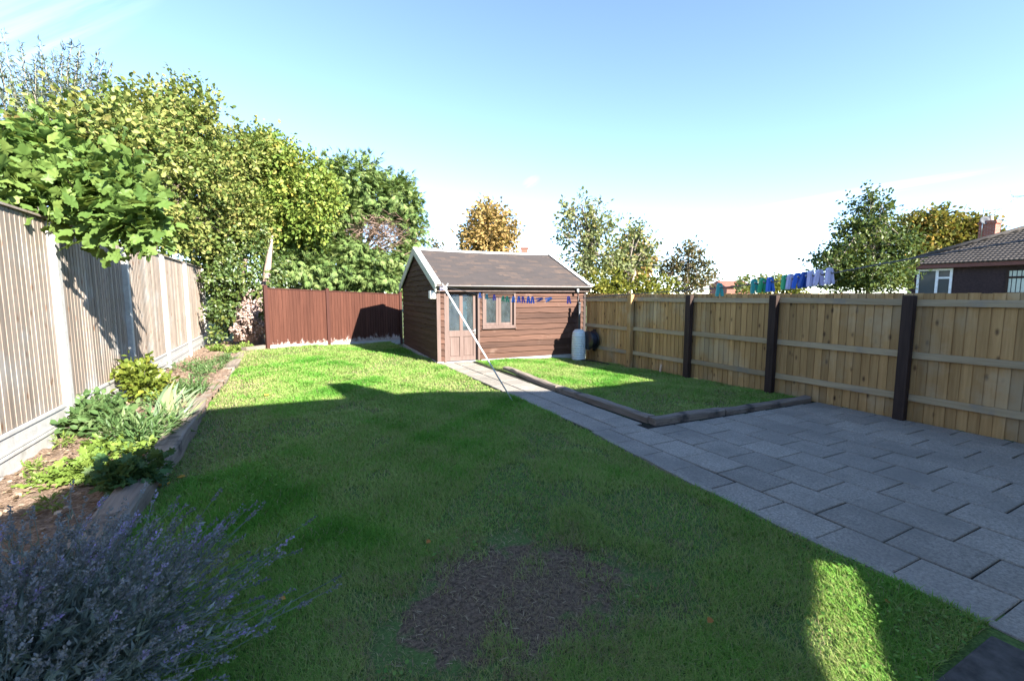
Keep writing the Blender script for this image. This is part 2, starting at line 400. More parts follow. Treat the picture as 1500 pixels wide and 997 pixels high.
# ---------------------------------------------------------------- ground
def sstep(a, b, x): t = np.clip((x-a)/(b-a), 0, 1); return t*t*(3-2*t)
def lawn_z(x, y):
    z = .13*sstep(10, 15, y)*(1-sstep(-.3, 3.2, x))
    z = z-.09*sstep(4.6, 7.4, x)*sstep(5, 10, y)
    return z+.012*np.sin(x*2.1+1)*np.sin(y*1.3)+.006*np.sin(x*5.3+y*3.9)
def grid(name, x0, x1, y0, y1, nx, ny, zf, mat, mask=None):
    X, Y = np.meshgrid(np.linspace(x0, x1, nx), np.linspace(y0, y1, ny)); Z = zf(X, Y)
    V = np.stack([X, Y, Z], -1).reshape(-1, 3); i = np.arange(nx*ny).reshape(ny, nx)
    F = np.stack([i[:-1, :-1], i[:-1, 1:], i[1:, 1:], i[1:, :-1]], -1).reshape(-1, 4)
    if mask is not None:
        c = V[F].mean(1); F = F[mask(c[:, 0], c[:, 1])]
    return structure(new_obj(name, mesh_np(name, V, F.ravel(), np.arange(len(F))*4, np.full(len(V), .5), True), mat))

s = NT('turf_soil'); v = s.coord()
n1 = s.noise(v, 3.0, 6, .65); n2 = s.noise(v, 45, 4, .7); bp = s.noise(v, 5, 5, .6, .6)
c = s.ramp(n2, [(.3, (.05, .085, .025)), (.7, (.12, .19, .055))])
c = s.mix(s.ramp(n1, [(.56, (0, 0, 0)), (.72, (1, 1, 1))]), c, (.11, .085, .055))
# the bare burnt patch
sp = s.add('ShaderNodeSeparateXYZ'); s.link(v, sp.inputs[0])
ex = s.math('POWER', s.math('DIVIDE', s.math('SUBTRACT', sp.outputs[0], 1.16), .70), 2); ey = s.math('POWER', s.math('DIVIDE', s.math('SUBTRACT', sp.outputs[1], 2.24), .52), 2)
em = s.math('ADD', s.math('ADD', ex, ey), s.math('MULTIPLY', s.math('SUBTRACT', bp, .5), 3.0))
c = s.mix(s.ramp(em, [(.75, (1, 1, 1)), (1.15, (0, 0, 0))]), c, s.ramp(n2, [(.34, (.045, .032, .023)), (.64, (.19, .135, .092))]))
M['turf'] = s.pbr(c, .95, .1, normal=s.bump(n2, .6, .02))
s = NT('bed_soil'); v = s.coord(); n1 = s.noise(v, 30, 6, .75); n2 = s.noise(v, 3, 4)
c = s.ramp(n1, [(.3, (.10, .066, .045)), (.5, (.23, .16, .115)), (.72, (.42, .33, .26))])
M['soil'] = s.pbr(c, .95, .1, normal=s.bump(n1, .9, .04))
s = NT('field'); n1 = s.noise(s.coord(), .6, 6); M['field'] = s.pbr(s.ramp(n1, [(.3, (.05, .07, .025)), (.7, (.09, .10, .04))]), .95, .1)
s = NT('joint'); n1 = s.noise(s.coord(), 30, 5, .7); n2 = s.noise(s.coord(), 2.2, 4)
c = s.mix(s.ramp(n2, [(.5, (0, 0, 0)), (.62, (1, 1, 1))]), s.ramp(n1, [(.3, (.012, .011, .010)), (.7, (.045, .040, .035))]), (.022, .035, .012))
M['joint'] = s.pbr(c, .95, .1, normal=s.bump(n1, .6, .01))
s = NT('paving_slab'); v = s.coord()
n1 = s.noise(v, 55, 5, .75); n2 = s.noise(v, 1.6, 5, .6); n3 = s.noise(v, 9, 6, .7); n4 = s.noise(v, 24, 6, .8, .8)
c = s.ramp(n1, [(.32, (.155, .138, .115)), (.68, (.42, .38, .32))])
c = s.mix(s.ramp(n2, [(.42, (0, 0, 0)), (.68, (.75, .75, .75))]), c, (.20, .185, .16))
c = s.mix(s.ramp(n3, [(.60, (0, 0, 0)), (.74, (.8, .8, .8))]), c, (.125, .118, .105))
c = s.mix(s.ramp(n4, [(.66, (0, 0, 0)), (.72, (.7, .7, .7))]), c, (.58, .57, .54))
c = s.val(c, s.math('ADD', s.math('MULTIPLY', s.tint(), .42), .74))
M['slab'] = s.pbr(c, s.ramp(n2, [(.3, (.7, .7, .7)), (.7, (.9, .9, .9))]), .2, normal=s.bump(s.math('ADD', n1, s.math('MULTIPLY', n3, 1.5)), .35, .006))

me = MB(); me.raw([(-600,-600,-.12),(600,-600,-.12),(600,600,-.12),(-600,600,-.12)], [(0,1,2,3)])
structure(me.build('ground', M['field']))
LX0 = -1.14
def lawn_mask(x, y):
    edge = np.where(y < 4.45, 3.24+.012*np.sin(y*2.3)+.15*np.clip((y-1.9)/2.6, 0, 1)**1.4, 3.42+.02*np.sin(y*2.3))
    ok = (x < edge) & ((y > .84) | (x < 2.55)) & ~((y > 10.85) & (x > 3.42+(y-10.95)*.05))
    return ok & (y < 15.3+(x+.5)*.437)
grid('lawn', LX0, 3.44, -.75, 17.0, 70, 220, lawn_z, M['turf'], lambda x, y: (y < 15.35+(x+.5)*.437))
grid('side_lawn', 4.36, 7.66, 4.38, 11.0, 40, 80, lambda x, y: lawn_z(x, y)+.025*(1-sstep(4.3, 5.2, x)), M['turf'])
grid('soil_bed', -2.48, -1.08, -.7, 18.9, 40, 400, lambda x, y: .10+.03*np.sin(x*7+y*3)*np.sin(y*5.1)+.02*np.sin(x*19)*np.sin(y*17)-.05*(x < -2.2), M['soil'])
grid('corner_soil', -1.1, .3, 14.6, 18.9, 30, 60, lambda x, y: .14+.03*np.sin(x*7+y*3)*np.sin(y*5.1), M['soil'], lambda x, y: y > 15.0+(x+1.05)*1.65)

def patio_edge(y): return 3.28+.15*np.clip((y-1.9)/2.6, 0, 1)**1.4
def paving(name, rects):
    mb = MB()
    for x0, y0, x1, y1 in rects:
        dz = abs(rng.normal(0, .0015)); j = lambda: rng.normal(0, .003); g = .005; gx = .0095
        t = np.clip(rng.normal(.5, .13), 0, 1); b = .006; h = .022
        lo = [(x0+gx+j(), y0+g+j()), (x1-gx+j(), y0+g+j()), (x1-gx+j(), y1-g+j()), (x0+gx+j(), y1-g+j())]
        if x0 == 3.28: lo[0] = (float(patio_edge(y0))+gx, lo[0][1]); lo[3] = (float(patio_edge(y1))+gx, lo[3][1])
        cx, cy = (x0+x1)/2, (y0+y1)/2; tz = [dz+rng.normal(0, .0015) for _ in lo]
        inn = [(p+(b if p < cx else -b), q+(b if q < cy else -b)) for p, q in lo]
        mb.raw([(p, q, -.03) for p, q in lo]+[(p, q, h-.006+z) for (p, q), z in zip(lo, tz)]+[(p, q, h+z) for (p, q), z in zip(inn, tz)],
               [(8,9,10,11)]+[(i, (i+1) % 4, 4+(i+1) % 4, 4+i) for i in range(4)]+[(4+i, 4+(i+1) % 4, 8+(i+1) % 4, 8+i) for i in range(4)], t)
    return structure(mb.build(name, M['slab']))
mb = MB(); mb.box((3.30, -.78, -.1), (7.64, 2.6, .0105)); mb.box((3.42, 2.602, -.1), (7.64, 4.52, .0105)); mb.box((3.42, 4.522, -.1), (4.36, 10.9, .0095))
structure(mb.build('paving_bed', M['joint']))
rows = [3.28, 3.68, 4.13, 4.585, 5.04, 5.49, 5.93, 6.38, 6.83, 7.28, 7.62]
rects = []
for k in range(len(rows)-1):
    y = -.78; ph = (.84 if k % 2 == 0 else 1.05)+rng.normal(0, .012)
    cuts = [c for c in ph+.455*np.arange(-5, 10) if -.6 < c < 4.05+.2*(k < 2)]
    end = 4.50 if k < 2 else 4.32-.03*k*.6
    ys = [-.78]+cuts+[end]
    if end-ys[-2] < .12: ys.pop(-2)
    rects += [(rows[k], a, rows[k+1], b) for a, b in zip(ys[:-1], ys[1:])]
paving('patio', rects)
rects = []
for k, (xa, xb) in enumerate(((3.44, 3.80), (3.80, 4.24))):
    ys = [4.50]+list(np.arange(4.92 if k == 0 else 4.87, 10.7, .455))+[10.86]
    rects += [(xa, a, xb, b) for a, b in zip(ys[:-1], ys[1:]) if b-a > .05]
paving('path', rects)
# mortar kerb along the lawn edge of the patio, and the low ledge by the house
mb = MB(); ys = np.linspace(.70, 4.5, 60)
for a, b in zip(ys[:-1], ys[1:]):
    wv = lambda y: 3.235+.008*sin(y*6)+.006*sin(y*15)+.15*min(1, max(0, (y-1.9)/2.6))**1.4
    mb.hexa([(wv(a),a,-.05),(wv(a)+.07,a,-.05),(wv(b)+.07,b,-.05),(wv(b),b,-.05),(wv(a)+.012,a,.024),(wv(a)+.07,a,.026),(wv(b)+.07,b,.026),(wv(b)+.012,b,.024)])
structure(mb.build('kerb', M['slab']))
mb = MB(); mb.box((2.45, .40, -.05), (3.13, .80, .035), .1)
structure(mb.build('kerb_slab', plain('dark_step', (.07, .065, .06), .9, .2, 0, .4, 14), bevel=.012))

# ---------------------------------------------------------------- grass blades
def burn(x, y):
    a = np.arctan2(y-2.28, x-1.1)
    r = ((x-1.16)/.78)**2+((y-2.24)/.57)**2+.25*np.sin(x*8+1)*np.sin(y*9+2)
    return r+.20*np.sin(3*a+1)+.14*np.sin(5*a)+.10*np.sin(9*a+2)+.30*np.sin(x*13+3)*np.sin(y*11)+.22*np.sin(x*23+y*9)*np.sin(y*21-x*6)
def patchy(x, y):
    v = .5+.0*x
    for fx, fy, ph, am in ((1.3,.7,.3,.16),(-.8,1.5,1.9,.16),(2.4,1.9,.7,.12),(3.1,-2.6,2.2,.12),(5.2,3.3,1.1,.09),(-4.1,6.3,.2,.09),(9.7,4.2,2.9,.07),(6.6,-8.9,.8,.07)):
        v = v+am*np.sin(fx*x+fy*y+ph+.8*np.sin(y*fx*.7+ph))
    return np.clip(v-.10*np.exp(-((x+1.0)/.5)**2), 0, 1)
def patchy_old(x, y): return .5+.25*np.sin(x*2.7+1.3*np.sin(y*1.9))*np.sin(y*2.2+1.1*np.sin(x*1.7+2))+.15*np.sin(x*6.1+y*2)*np.sin(y*5.3-x)
def blades(name, x0, x1, y0, y1, mask, n, mat, extra_h=1.0, zf=lawn_z):
    # denser near the camera
    u = rng.random(n*7); x = rng.uniform(x0, x1, n*7); y = rng.uniform(y0, y1, n*7)
    d = np.hypot(x, y); dens = np.clip(1/np.maximum(d, 1.3)**1.35, 0, 1); dens = dens/dens.max()
    k = (u < dens) & mask(x, y); x, y = x[k], y[k]; q = rng.permutation(len(x))[:n]; x, y = x[q], y[q]
    d = np.hypot(x, y); N = len(x)
    z = zf(x, y)
    pv = patchy(x, y)
    h = (.020+.022*rng.random(N))*(0.7+.65*pv)*extra_h
    wd = .0016*np.clip(d/2.2, 1, 4.6)*rng.uniform(.7, 1.3, N); h *= np.clip(.85+d/22, .85, 1.4)
    an = rng.uniform(0, 2*pi, N); lean = rng.uniform(.3, 1.9, N)*h
    dx, dy = np.cos(an), np.sin(an); px, py = -dy*wd, dx*wd
    b = burn(x, y) if x0 < 1 else np.full(N, 9.0)
    keep = (b > 1.05) | (rng.random(N) < .10+.75*sstep(.30, 1.15, b+rng.normal(0, .15, N)))
    thin = (1-pv)**3; t = np.clip(.10+.62*sstep(.15, .9, 1-np.abs(pv-.45)*1.1+.1*np.sin(x*1.1+y*.8))*.7+.55*(.75-pv)+rng.normal(0, .16, N), 0, .8)
    inb = (b < 1.0) & (rng.random(N) < 1.25-.75*b); t = np.where(inb, rng.uniform(.86, 1.0, N), t); dead = rng.random(N) < .05+.38*np.exp(-((x+.95)/.45)**2)*(pv < .62)+.25*(pv < .24); keep &= rng.random(N) > .62*(pv < .27); t = np.where(dead, rng.uniform(.83, .95, N), t)
    t = np.where((b >= 1) & (b < 1.35) & (rng.random(N) < .4), .88, t)
    h = np.where(inb, h*.45, h); lean = np.where(inb, h*2.2, lean)
    V = np.empty((N, 5, 3))
    V[:, 0] = np.stack([x-px, y-py, z-.004], 1); V[:, 1] = np.stack([x+px, y+py, z-.004], 1)
    mx_, my_ = x+dx*lean*.35, y+dy*lean*.35
    V[:, 2] = np.stack([mx_-px*.8, my_-py*.8, z+h*.6], 1); V[:, 3] = np.stack([mx_+px*.8, my_+py*.8, z+h*.6], 1)
    V[:, 4] = np.stack([x+dx*lean, y+dy*lean, z+h], 1)
    V, t = V[keep], t[keep]; N = len(V)
    lp = (np.arange(N)[:, None]*5+np.array([0, 1, 3, 2, 2, 3, 4])[None]).ravel(); st = (np.arange(N)[:, None]*7+np.array([0, 4])[None]).ravel()
    o = new_obj(name, mesh_np(name, V.reshape(-1, 3), lp, st, np.repeat(t, 5)), mat); return o
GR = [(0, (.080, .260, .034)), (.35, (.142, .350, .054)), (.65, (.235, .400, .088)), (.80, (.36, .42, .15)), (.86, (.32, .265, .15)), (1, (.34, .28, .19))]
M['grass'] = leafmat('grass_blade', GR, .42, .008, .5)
M['grass2'] = M['grass']
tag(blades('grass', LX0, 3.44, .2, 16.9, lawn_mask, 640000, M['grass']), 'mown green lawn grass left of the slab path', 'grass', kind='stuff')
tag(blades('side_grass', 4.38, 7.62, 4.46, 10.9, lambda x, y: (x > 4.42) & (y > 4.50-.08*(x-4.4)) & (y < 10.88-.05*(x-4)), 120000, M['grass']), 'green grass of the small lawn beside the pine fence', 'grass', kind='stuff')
# clover and broad-leaved weeds in the turf
M['clover'] = leafmat('clover_leaf', [(0, (.06, .17, .025)), (.6, (.12, .25, .04)), (1, (.20, .30, .07))], .2, .08)
n = 22000; x = rng.uniform(LX0, 3.3, n); y = rng.uniform(.8, 9, n)
wv = np.sin(x*1.9+2)*np.sin(y*1.4+.6)+.6*np.sin(x*4.3)*np.sin(y*3.7+1); k = (wv > .45) & (burn(x, y) > .9) & lawn_mask(x, y); x, y = x[k], y[k]; n = len(x)
P = np.stack([x, y, lawn_z(x, y)+rng.uniform(.012, .045, n)], 1)
tag(leaves('clover', T_OVAL, P, rdir(n)*[1, 1, .25], rdir(n)*.4+[0, 0, 1], rng.uniform(.012, .030, n), rng.random(n), M['clover']), 'clover and broad leaved weeds scattered through the main lawn', 'weeds', kind='stuff')
# dead straw lying on the bare patch
n = 1500; r = np.sqrt(rng.random(n))*1.1; a = rng.uniform(0, 2*pi, n)
P = np.stack([1.16+.78*r*np.cos(a), 2.24+.57*r*np.sin(a), np.full(n, .006)], 1); P[:, 2] += lawn_z(P[:, 0], P[:, 1])+rng.random(n)*.012
k = burn(P[:, 0], P[:, 1]) < 1.15; P = P[k]; n = len(P)
M['straw'] = leafmat('dead_straw', [(0, (.10, .07, .045)), (.5, (.24, .18, .11)), (1, (.48, .39, .26))], .1, .02)
tag(leaves('straw', T_SWORD, P, rdir(n)*[1, 1, .25]+[0, 0, .1], [0, 0, 1]+rdir(n)*.4, rng.uniform(.02, .05, n), rng.random(n)**1.3, M['straw']), 'dead straw matted over the bare patch in the lawn', 'dead grass', kind='stuff')

# ---------------------------------------------------------------- timber edging
def sleeper(a, b, wdt, z0, z1, label, mat='sleeper', grp='old timber edging of the lawns and bed'):
    a, b = np.array(a, float), np.array(b, float); L = np.linalg.norm(b-a); d = (b-a)/L; nrm = np.array([-d[1], d[0]])
    o = thing('timber_sleeper', (*a, z0), label, 'sleeper', grp)
    mb = MB(); k = max(4, int(L/.25)); rows_ = []
    for i in range(k+1):
        c = d*L*i/k; e = rng.normal(0, .006, 6); tp = z1-z0+e[0]
        rows_.append([(*(c+nrm*(e[1]-wdt/2)), -.06), (*(c+nrm*(wdt/2+e[2])), -.06), (*(c+nrm*(wdt/2+e[3])), tp-.02), (*(c+nrm*(wdt/2-.022+e[4])), tp+e[5]*.5), (*(c-nrm*(wdt/2-.022+e[3])), tp), (*(c+nrm*(e[1]-wdt/2)), tp-.02)])
    vs = [p for r in rows_ for p in r]
    fs = [(i*6+j, i*6+(j+1) % 6, (i+1)*6+(j+1) % 6, (i+1)*6+j) for i in range(k) for j in range(6)]+[tuple(range(6))[::-1], tuple(range(k*6, k*6+6))]
    mb.raw(vs, fs, rng.uniform(.2, .8)); q = mb.build('timber', M[mat], o); return o
sleeper((4.40, 4.50), (4.37, 6.75), .15, 0, .105, 'weathered timber edging beside the path, ending at the patio corner')
sleeper((4.37, 6.78), (4.52, 9.25), .15, 0, .10, 'sunlit bleached timber edging beside the path, nearest the shed')
sleeper((4.34, 4.42), (5.62, 4.37), .15, 0, .11, 'short dark timber edging running from the lawn corner along the patio', 'sleeper_x')
sleeper((5.65, 4.36), (7.56, 4.27), .13, 0, .095, 'long dark timber edging across the patio, ending at the pine fence', 'sleeper_x')
sleeper((-1.20, 3.55), (-1.17, 5.40), .22, 0, .19, 'thick grey timber bed edging just behind the lavender')
sleeper((-1.17, 5.43), (-1.17, 6.85), .22, 0, .20, 'thick grey timber bed edging under the dark geranium leaves')
sleeper((-1.17, 6.88), (-1.23, 8.30), .20, 0, .17, 'grey timber bed edging beside the sword leaved iris clump')
sleeper((-1.24, 8.34), (-1.15, 11.5), .18, 0, .09, 'low worn timber bed edging in the sun, half buried in the lawn edge')
sleeper((-1.15, 11.53), (-1.10, 14.7), .22, 0, .15, 'bleached timber bed edging at the far end of the flower bed')
sleeper((-1.08, 14.85), (.12, 16.0), .20, .05, .24, 'reddish brown timber edging at the foot of the red fence corner', 'sleeper_x')

# ---------------------------------------------------------------- left fence: concrete posts, gravel boards, weathered boards
FX = -2.45
fl = thing('concrete_post_fence', (FX, 7.28, 0), 'tall weathered grey brown board fence with white concrete posts beside the flower bed', 'fence')
fy = [-.9, 1.85, 4.55, 7.28, 9.98, 12.70, 15.35, 18.4]
for i, y in enumerate(fy):
    MB().box((FX-.02, y-.055, -.3), (FX+.085, y+.055, 2.60)).build('post', M['concrete'], fl, True, .008)
for a, b in zip(fy[:-1], fy[1:]):
    for z0, z1 in ((.02, .225), (.232, .43)):
        mb = MB(); mb.box((FX, a+.055, z0), (FX+.03, b-.055, z1)); mb.box((FX+.03, a+.055, z1-.035), (FX+.042, b-.055, z1)); mb.box((FX+.03, a+.055, z0), (FX+.042, b-.055, z0+.03))
        mb.build('gravel_board', M['concrete'], fl, True, .004)
    mb = MB(); n = int(round((b-a-.11)/.098)); ys = np.linspace(a+.056, b-.056, n+1)
    for j in range(n):
        y0, y1 = ys[j], ys[j+1]+.012; zt = 2.615+rng.normal(0, .004); zb = .436; t = np.clip(rng.normal(.5, .28), 0, 1)
        # feathered board: thick edge overlapping its neighbour
        mb.hexa([(FX-.03,y0,zb),(FX+.016,y0,zb),(FX+.010,y1,zb),(FX-.03,y1-.013,zb),(FX-.03,y0,zt),(FX+.016,y0,zt),(FX+.010,y1,zt),(FX-.03,y1-.013,zt)], t)
    mb.build('board_panel', M['fence_old'], fl, True)
    MB().box((FX-.05, a+.056, 2.622), (FX+.045, b-.056, 2.645)).build('cap_rail', M['fence_old'], fl, True)

# ---------------------------------------------------------------- right fence: pine boards, rails, dark posts
GX = 7.65
fr = thing('pine_fence', (GX, 4.93, 0), 'golden pine close boarded fence with three rails along the patio', 'fence')
py = [-.74, 1.15, 3.04, 4.93, 6.76, 8.55, 10.46]
gz = lambda y: float(-.085*sstep(5, 10, np.array(y)))
for i, y in enumerate(py[:-1]):
    light = i == 5
    o = MB().box((GX-.135, y-.065, gz(y)-.2), (GX-.032, y+.065, 1.735 if not light else 1.75), .5).build('post', M['fence_new'] if light else M['post_dark'], fr, True, .006)
    if light: o['label'] = 'pale pine post'
for a, b in zip(py[:-1], py[1:]):
    mb = MB(); n = int(round((b-a)/.112)); ys = np.linspace(a, b, n+1)
    for j in range(n):
        t = np.clip(rng.normal(.5, .30), 0, 1); zt = 1.765+rng.normal(0, .003); zb = gz(ys[j])+(-.03 if rng.random() > .12 else .02)
        mb.hexa([(GX+.0,ys[j],zb),(GX+.022,ys[j],zb),(GX+.022,ys[j+1]+.01,zb),(GX+.012,ys[j+1]+.01,zb),(GX+.0,ys[j],zt),(GX+.022,ys[j],zt),(GX+.022,ys[j+1]+.01,zt),(GX+.012,ys[j+1]+.01,zt)], t)
    mb.build('board_panel', M['fence_new'], fr, True)
    for z in (1.64, .93, .34):
        z += gz((a+b)/2)*.4; e = rng.normal(0, .006)
        mb = MB(); mb.hexa([(GX-.045,a,z-.042),(GX-.002,a,z-.042),(GX-.002,b,z-.042+e),(GX-.045,b,z-.042+e),(GX-.030,a,z+.045),(GX-.002,a,z+.045),(GX-.002,b,z+.045+e),(GX-.030,b,z+.045+e)], rng.random())
        mb.build('rail', M['rail_new'], fr, True)
q = thing('pale_stake', (7.57, 7.52, gz(7.5)), 'short pale cut stake leaning on the foot of the pine fence', 'stake')
MB().hexa([(-.02,-.022,0),(.0,-.022,0),(.0,.022,0),(-.02,.022,0),(.022,-.022,.2),(.042,-.022,.2),(.042,.022,.215),(.022,.022,.215)]).build('stake', plain('fresh_cut_wood', (.55, .40, .28), .7), q)

# ---------------------------------------------------------------- red fence at the back
A, B = np.array([-.50, 15.20]), np.array([3.95, 17.15]); Lr = np.linalg.norm(B-A); ur = (B-A)/Lr; nr_ = np.array([ur[1], -ur[0]])
fb = thing('red_fence', (*A, 0), 'red brown stained board fence with worn pale foot at the back of the lawn', 'fence', rz=math.atan2(ur[1], ur[0]))
ztop = lambda s_: 1.935-.185*s_/Lr; zbot = lambda s_: .13-.20*s_/Lr
posts = [-.05, 1.90, 3.85, Lr]
pl = [posts[0], 1.93, Lr]
for s_ in (0.02, 1.93, Lr-.04):
    MB().box((s_-.05, -.06, -.2), (s_+.05, .04, ztop(s_)+.085)).build('post', M['red_post'], fb, bevel=.005)
for a, b in ((0.07, 1.88), (1.98, Lr-.09)):
    mb = MB(); n = int(round((b-a)/.105)); xs = np.linspace(a, b, n+1)
    for j in range(n):
        t = np.clip(rng.normal(.5, .25), 0, 1); zb = zbot(xs[j])+.20; zt = ztop(xs[j])-.02
        mb.hexa([(xs[j],-.022,zb),(xs[j+1]+.008,-.010,zb),(xs[j+1]+.008,.01,zb),(xs[j],.01,zb),(xs[j],-.022,zt),(xs[j+1]+.008,-.010,zt),(xs[j+1]+.008,.01,zt),(xs[j],.01,zt)], t)
    mb.build('board_panel', M['red_board'], fb)
    MB().hexa([(a,-.035,ztop(a)-.018),(b,-.035,ztop(b)-.018),(b,.03,ztop(b)-.018),(a,.03,ztop(a)-.018),(a,-.035,ztop(a)+.012),(b,-.035,ztop(b)+.012),(b,.03,ztop(b)+.012),(a,.03,ztop(a)+.012)]).build('cap_rail', M['red_post'], fb)
    MB().hexa([(a,-.035,zbot(a)-.2),(b,-.035,zbot(b)-.2),(b,.01,zbot(b)-.2),(a,.01,zbot(a)-.2),(a,-.035,zbot(a)+.11),(b,-.035,zbot(b)+.11),(b,.01,zbot(b)+.11),(a,.01,zbot(a)+.11)]).build('gravel_board', M['concrete'], fb)
    MB().hexa([(a,-.040,zbot(a)+.112),(b,-.040,zbot(b)+.112),(b,.01,zbot(b)+.112),(a,.01,zbot(a)+.112),(a,-.040,zbot(a)+.198),(b,-.040,zbot(b)+.198),(b,.01,zbot(b)+.198),(a,.01,zbot(a)+.198)]).build('foot_board', M['red_board'], fb)

# ---------------------------------------------------------------- shed
SW, SDp, EZ, RZ = 4.32, 4.60, 2.00, 3.08
sh = thing('garden_shed', (3.45, 10.95, 0), 'brown weatherboarded shed with pitched felt roof at the end of the path', 'shed', rz=R_(-2.8))
RH = .15
def lap(mb, fn, a, b, z, z2, jitter=True, t=None):
    """one weatherboard from a to b between heights z and z2; fn maps (along, out, height) to a point"""
    k = max(1, int((b-a)/.22)); xs = np.linspace(a, b, k+1); t = np.clip(rng.normal(.5, .25), 0, 1) if t is None else t
    zs = [z+(rng.normal(0, .008) if jitter else 0) for _ in xs]
    vs, fs = [], []
    for x, zz in zip(xs, zs): vs += [fn(x, .044, zz), fn(x, .006, zz), fn(x, .004, z2+.01), fn(x, .012, z2+.01)]
    for i in range(k):
        for j in range(4): fs.append((i*4+j, i*4+(j+1) % 4, (i+1)*4+(j+1) % 4, (i+1)*4+j))
    fs += [(0,1,2,3), (k*4+3, k*4+2, k*4+1, k*4)]
    mb.raw(vs, fs, t)
DOOR, WIN = (.15, 1.10, 0.0, 1.90), (1.17, 2.12, .87, 1.82)
mb = MB(); front = lambda x, o, z: (x, -o, z)
z = .05
while z < EZ-.02:
    z2 = min(z+RH, EZ); spans = [(.05, DOOR[0])] if z < DOOR[3]-.03 else []
    if z < DOOR[3]-.03:
        if z2 > WIN[2]+.02 and z < WIN[3]-.02: spans += [(DOOR[1], WIN[0]), (WIN[1], SW-.05)]
        else: spans += [(DOOR[1], SW-.05)]
    else: spans = [(.05, SW-.05)]
    t = np.clip(rng.normal(.5, .25), 0, 1)
    for a, b in spans: lap(mb, front, a, b, z, z2, t=t if b-a < 1 else None)
    z += RH
for (x0, x1, z0, z1) in ((.0, DOOR[0], 0, EZ), (DOOR[1], WIN[0], 0, EZ), (WIN[0], WIN[1], 0, WIN[2]), (WIN[0], WIN[1], WIN[3], EZ), (WIN[1], SW, 0, EZ), (DOOR[0], DOOR[1], DOOR[3], EZ)):
    mb.box((x0, -.005, z0-.15), (x1, .045, z1))
mb.build('front_wall', M['shed_board'], sh)
def roof_z(v): return EZ+(RZ-EZ)*(1-abs(v-SDp/2)/(SDp/2+.15))-.02
for side, nm in ((-1, 'gable_wall'), (1, 'gable_wall')):
    mb = MB(); x0 = 0 if side < 0 else SW; fn = (lambda v, o, zz: (-o, v, zz)) if side < 0 else (lambda v, o, zz: (SW+o, v, zz))
    z = .05
    while z < RZ-.15:
        z2 = min(z+RH, RZ-.06); lo, hi = .04, SDp-.04
        if z2 > roof_z(0)-.03:
            ins = (z2-roof_z(0))/(RZ-roof_z(0)-.02)*(SDp/2); lo, hi = max(.04, ins+.02), min(SDp-.04, SDp-ins-.02)
        if hi-lo > .15: lap(mb, fn, lo, hi, z, z2)
        z += RH
    e = .045 if side < 0 else -.045
    mb.prism([(x0, 0.05, -.15), (x0, SDp-.05, -.15), (x0, SDp-.05, roof_z(SDp)-.04), (x0, SDp/2, RZ-.1), (x0, 0.05, roof_z(0)-.04)], (e, 0, 0))
    mb.build(nm, M['shed_board_side'], sh)
MB().box((.05, SDp-.045, -.15), (SW-.05, SDp, EZ)).build('rear_wall', M['shed_board'], sh)
for x0, x1 in ((-.045, .05), (SW-.05, SW+.035)):
    MB().box((x0, -.045, -.12), (x1, .0, EZ-.03)).build('corner_board', M['shed_trim'] if x0 < 1 else M['shed_dark'], sh, bevel=.003)  # right board takes the dark tone: corner shadow put into its colour
mb = MB(); mb.box((-.03, -.05, -.2), (DOOR[0]-.03, .3, .045)); mb.box((DOOR[1]+.03, -.06, -.2), (SW+.04, .3, .045)); mb.box((-.055, -.052, -.2), (-.032, SDp, .045))
mb.build('plinth', M['concrete'], sh)
MB().box((.05, .05, .02), (SW-.05, SDp-.05, .04)).build('floor', M['inside'], sh)
# door
mb = MB(); t_ = .05
mb.box((DOOR[0], -.036, 0), (DOOR[0]+t_, .10, DOOR[3])); mb.box((DOOR[1]-.055, -.036, 0), (DOOR[1], .12, DOOR[3]))
mb.box((DOOR[0]+t_, -.034, DOOR[3]-.05), (DOOR[1]-.055, .10, DOOR[3]))
mb.build('door_frame', M['shed_trim'], sh, bevel=.004)
dx0, dx1, dzt = DOOR[0]+t_+.004, DOOR[1]-.06, DOOR[3]-.055
mb = MB(); st = .095; mid = (dx0+dx1)/2; yf, yb = .060, .098
for a, b in ((dx0, dx0+st), (dx1-st, dx1)): mb.box((a, yf, .02), (b, yb, dzt))
for a, b in ((.02, .14), (.66, .82), (dzt-.10, dzt)): mb.box((dx0+st, yf, a), (dx1-st, yb, b))
mb.box((mid-.045, yf, .14), (mid+.045, yb, .66)); mb.box((mid-.045, yf, .82), (mid+.045, yb, dzt-.10))
door = mb.build('door', M['shed_trim'], sh, bevel=.004)
for a, b in ((dx0+st, mid-.045), (mid+.045, dx1-st)):
    mb = MB(); mb.box((a, .082, .14), (b, .094, .66)); mb.prism([(a+.03, .082, .17), (b-.03, .082, .17), (b-.03, .082, .63), (a+.03, .082, .63)], (0, -.012, 0)); mb.build('panel', M['shed_trim'], door)
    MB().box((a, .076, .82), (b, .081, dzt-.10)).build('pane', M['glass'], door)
mb = MB(); mb.box((dx1-.065, .050, .70), (dx1-.03, .060, .86)); mb.tube([(dx1-.048, .05, .80), (dx1-.048, .02, .80), (dx1-.15, .02, .80)], .009, 8); mb.build('handle', plain('steel', (.5, .5, .5), .3, .5, .9), door)
MB().box((DOOR[0]-.01, -.07, -.02), (DOOR[1]+.0, .10, .018)).build('threshold', M['cap_white'], sh)
MB().box((mid+.02, .30, .9), (dx1+.02, .315, 1.72)).build('curtain', plain('pale_cloth', (.42, .58, .66), .9), sh)
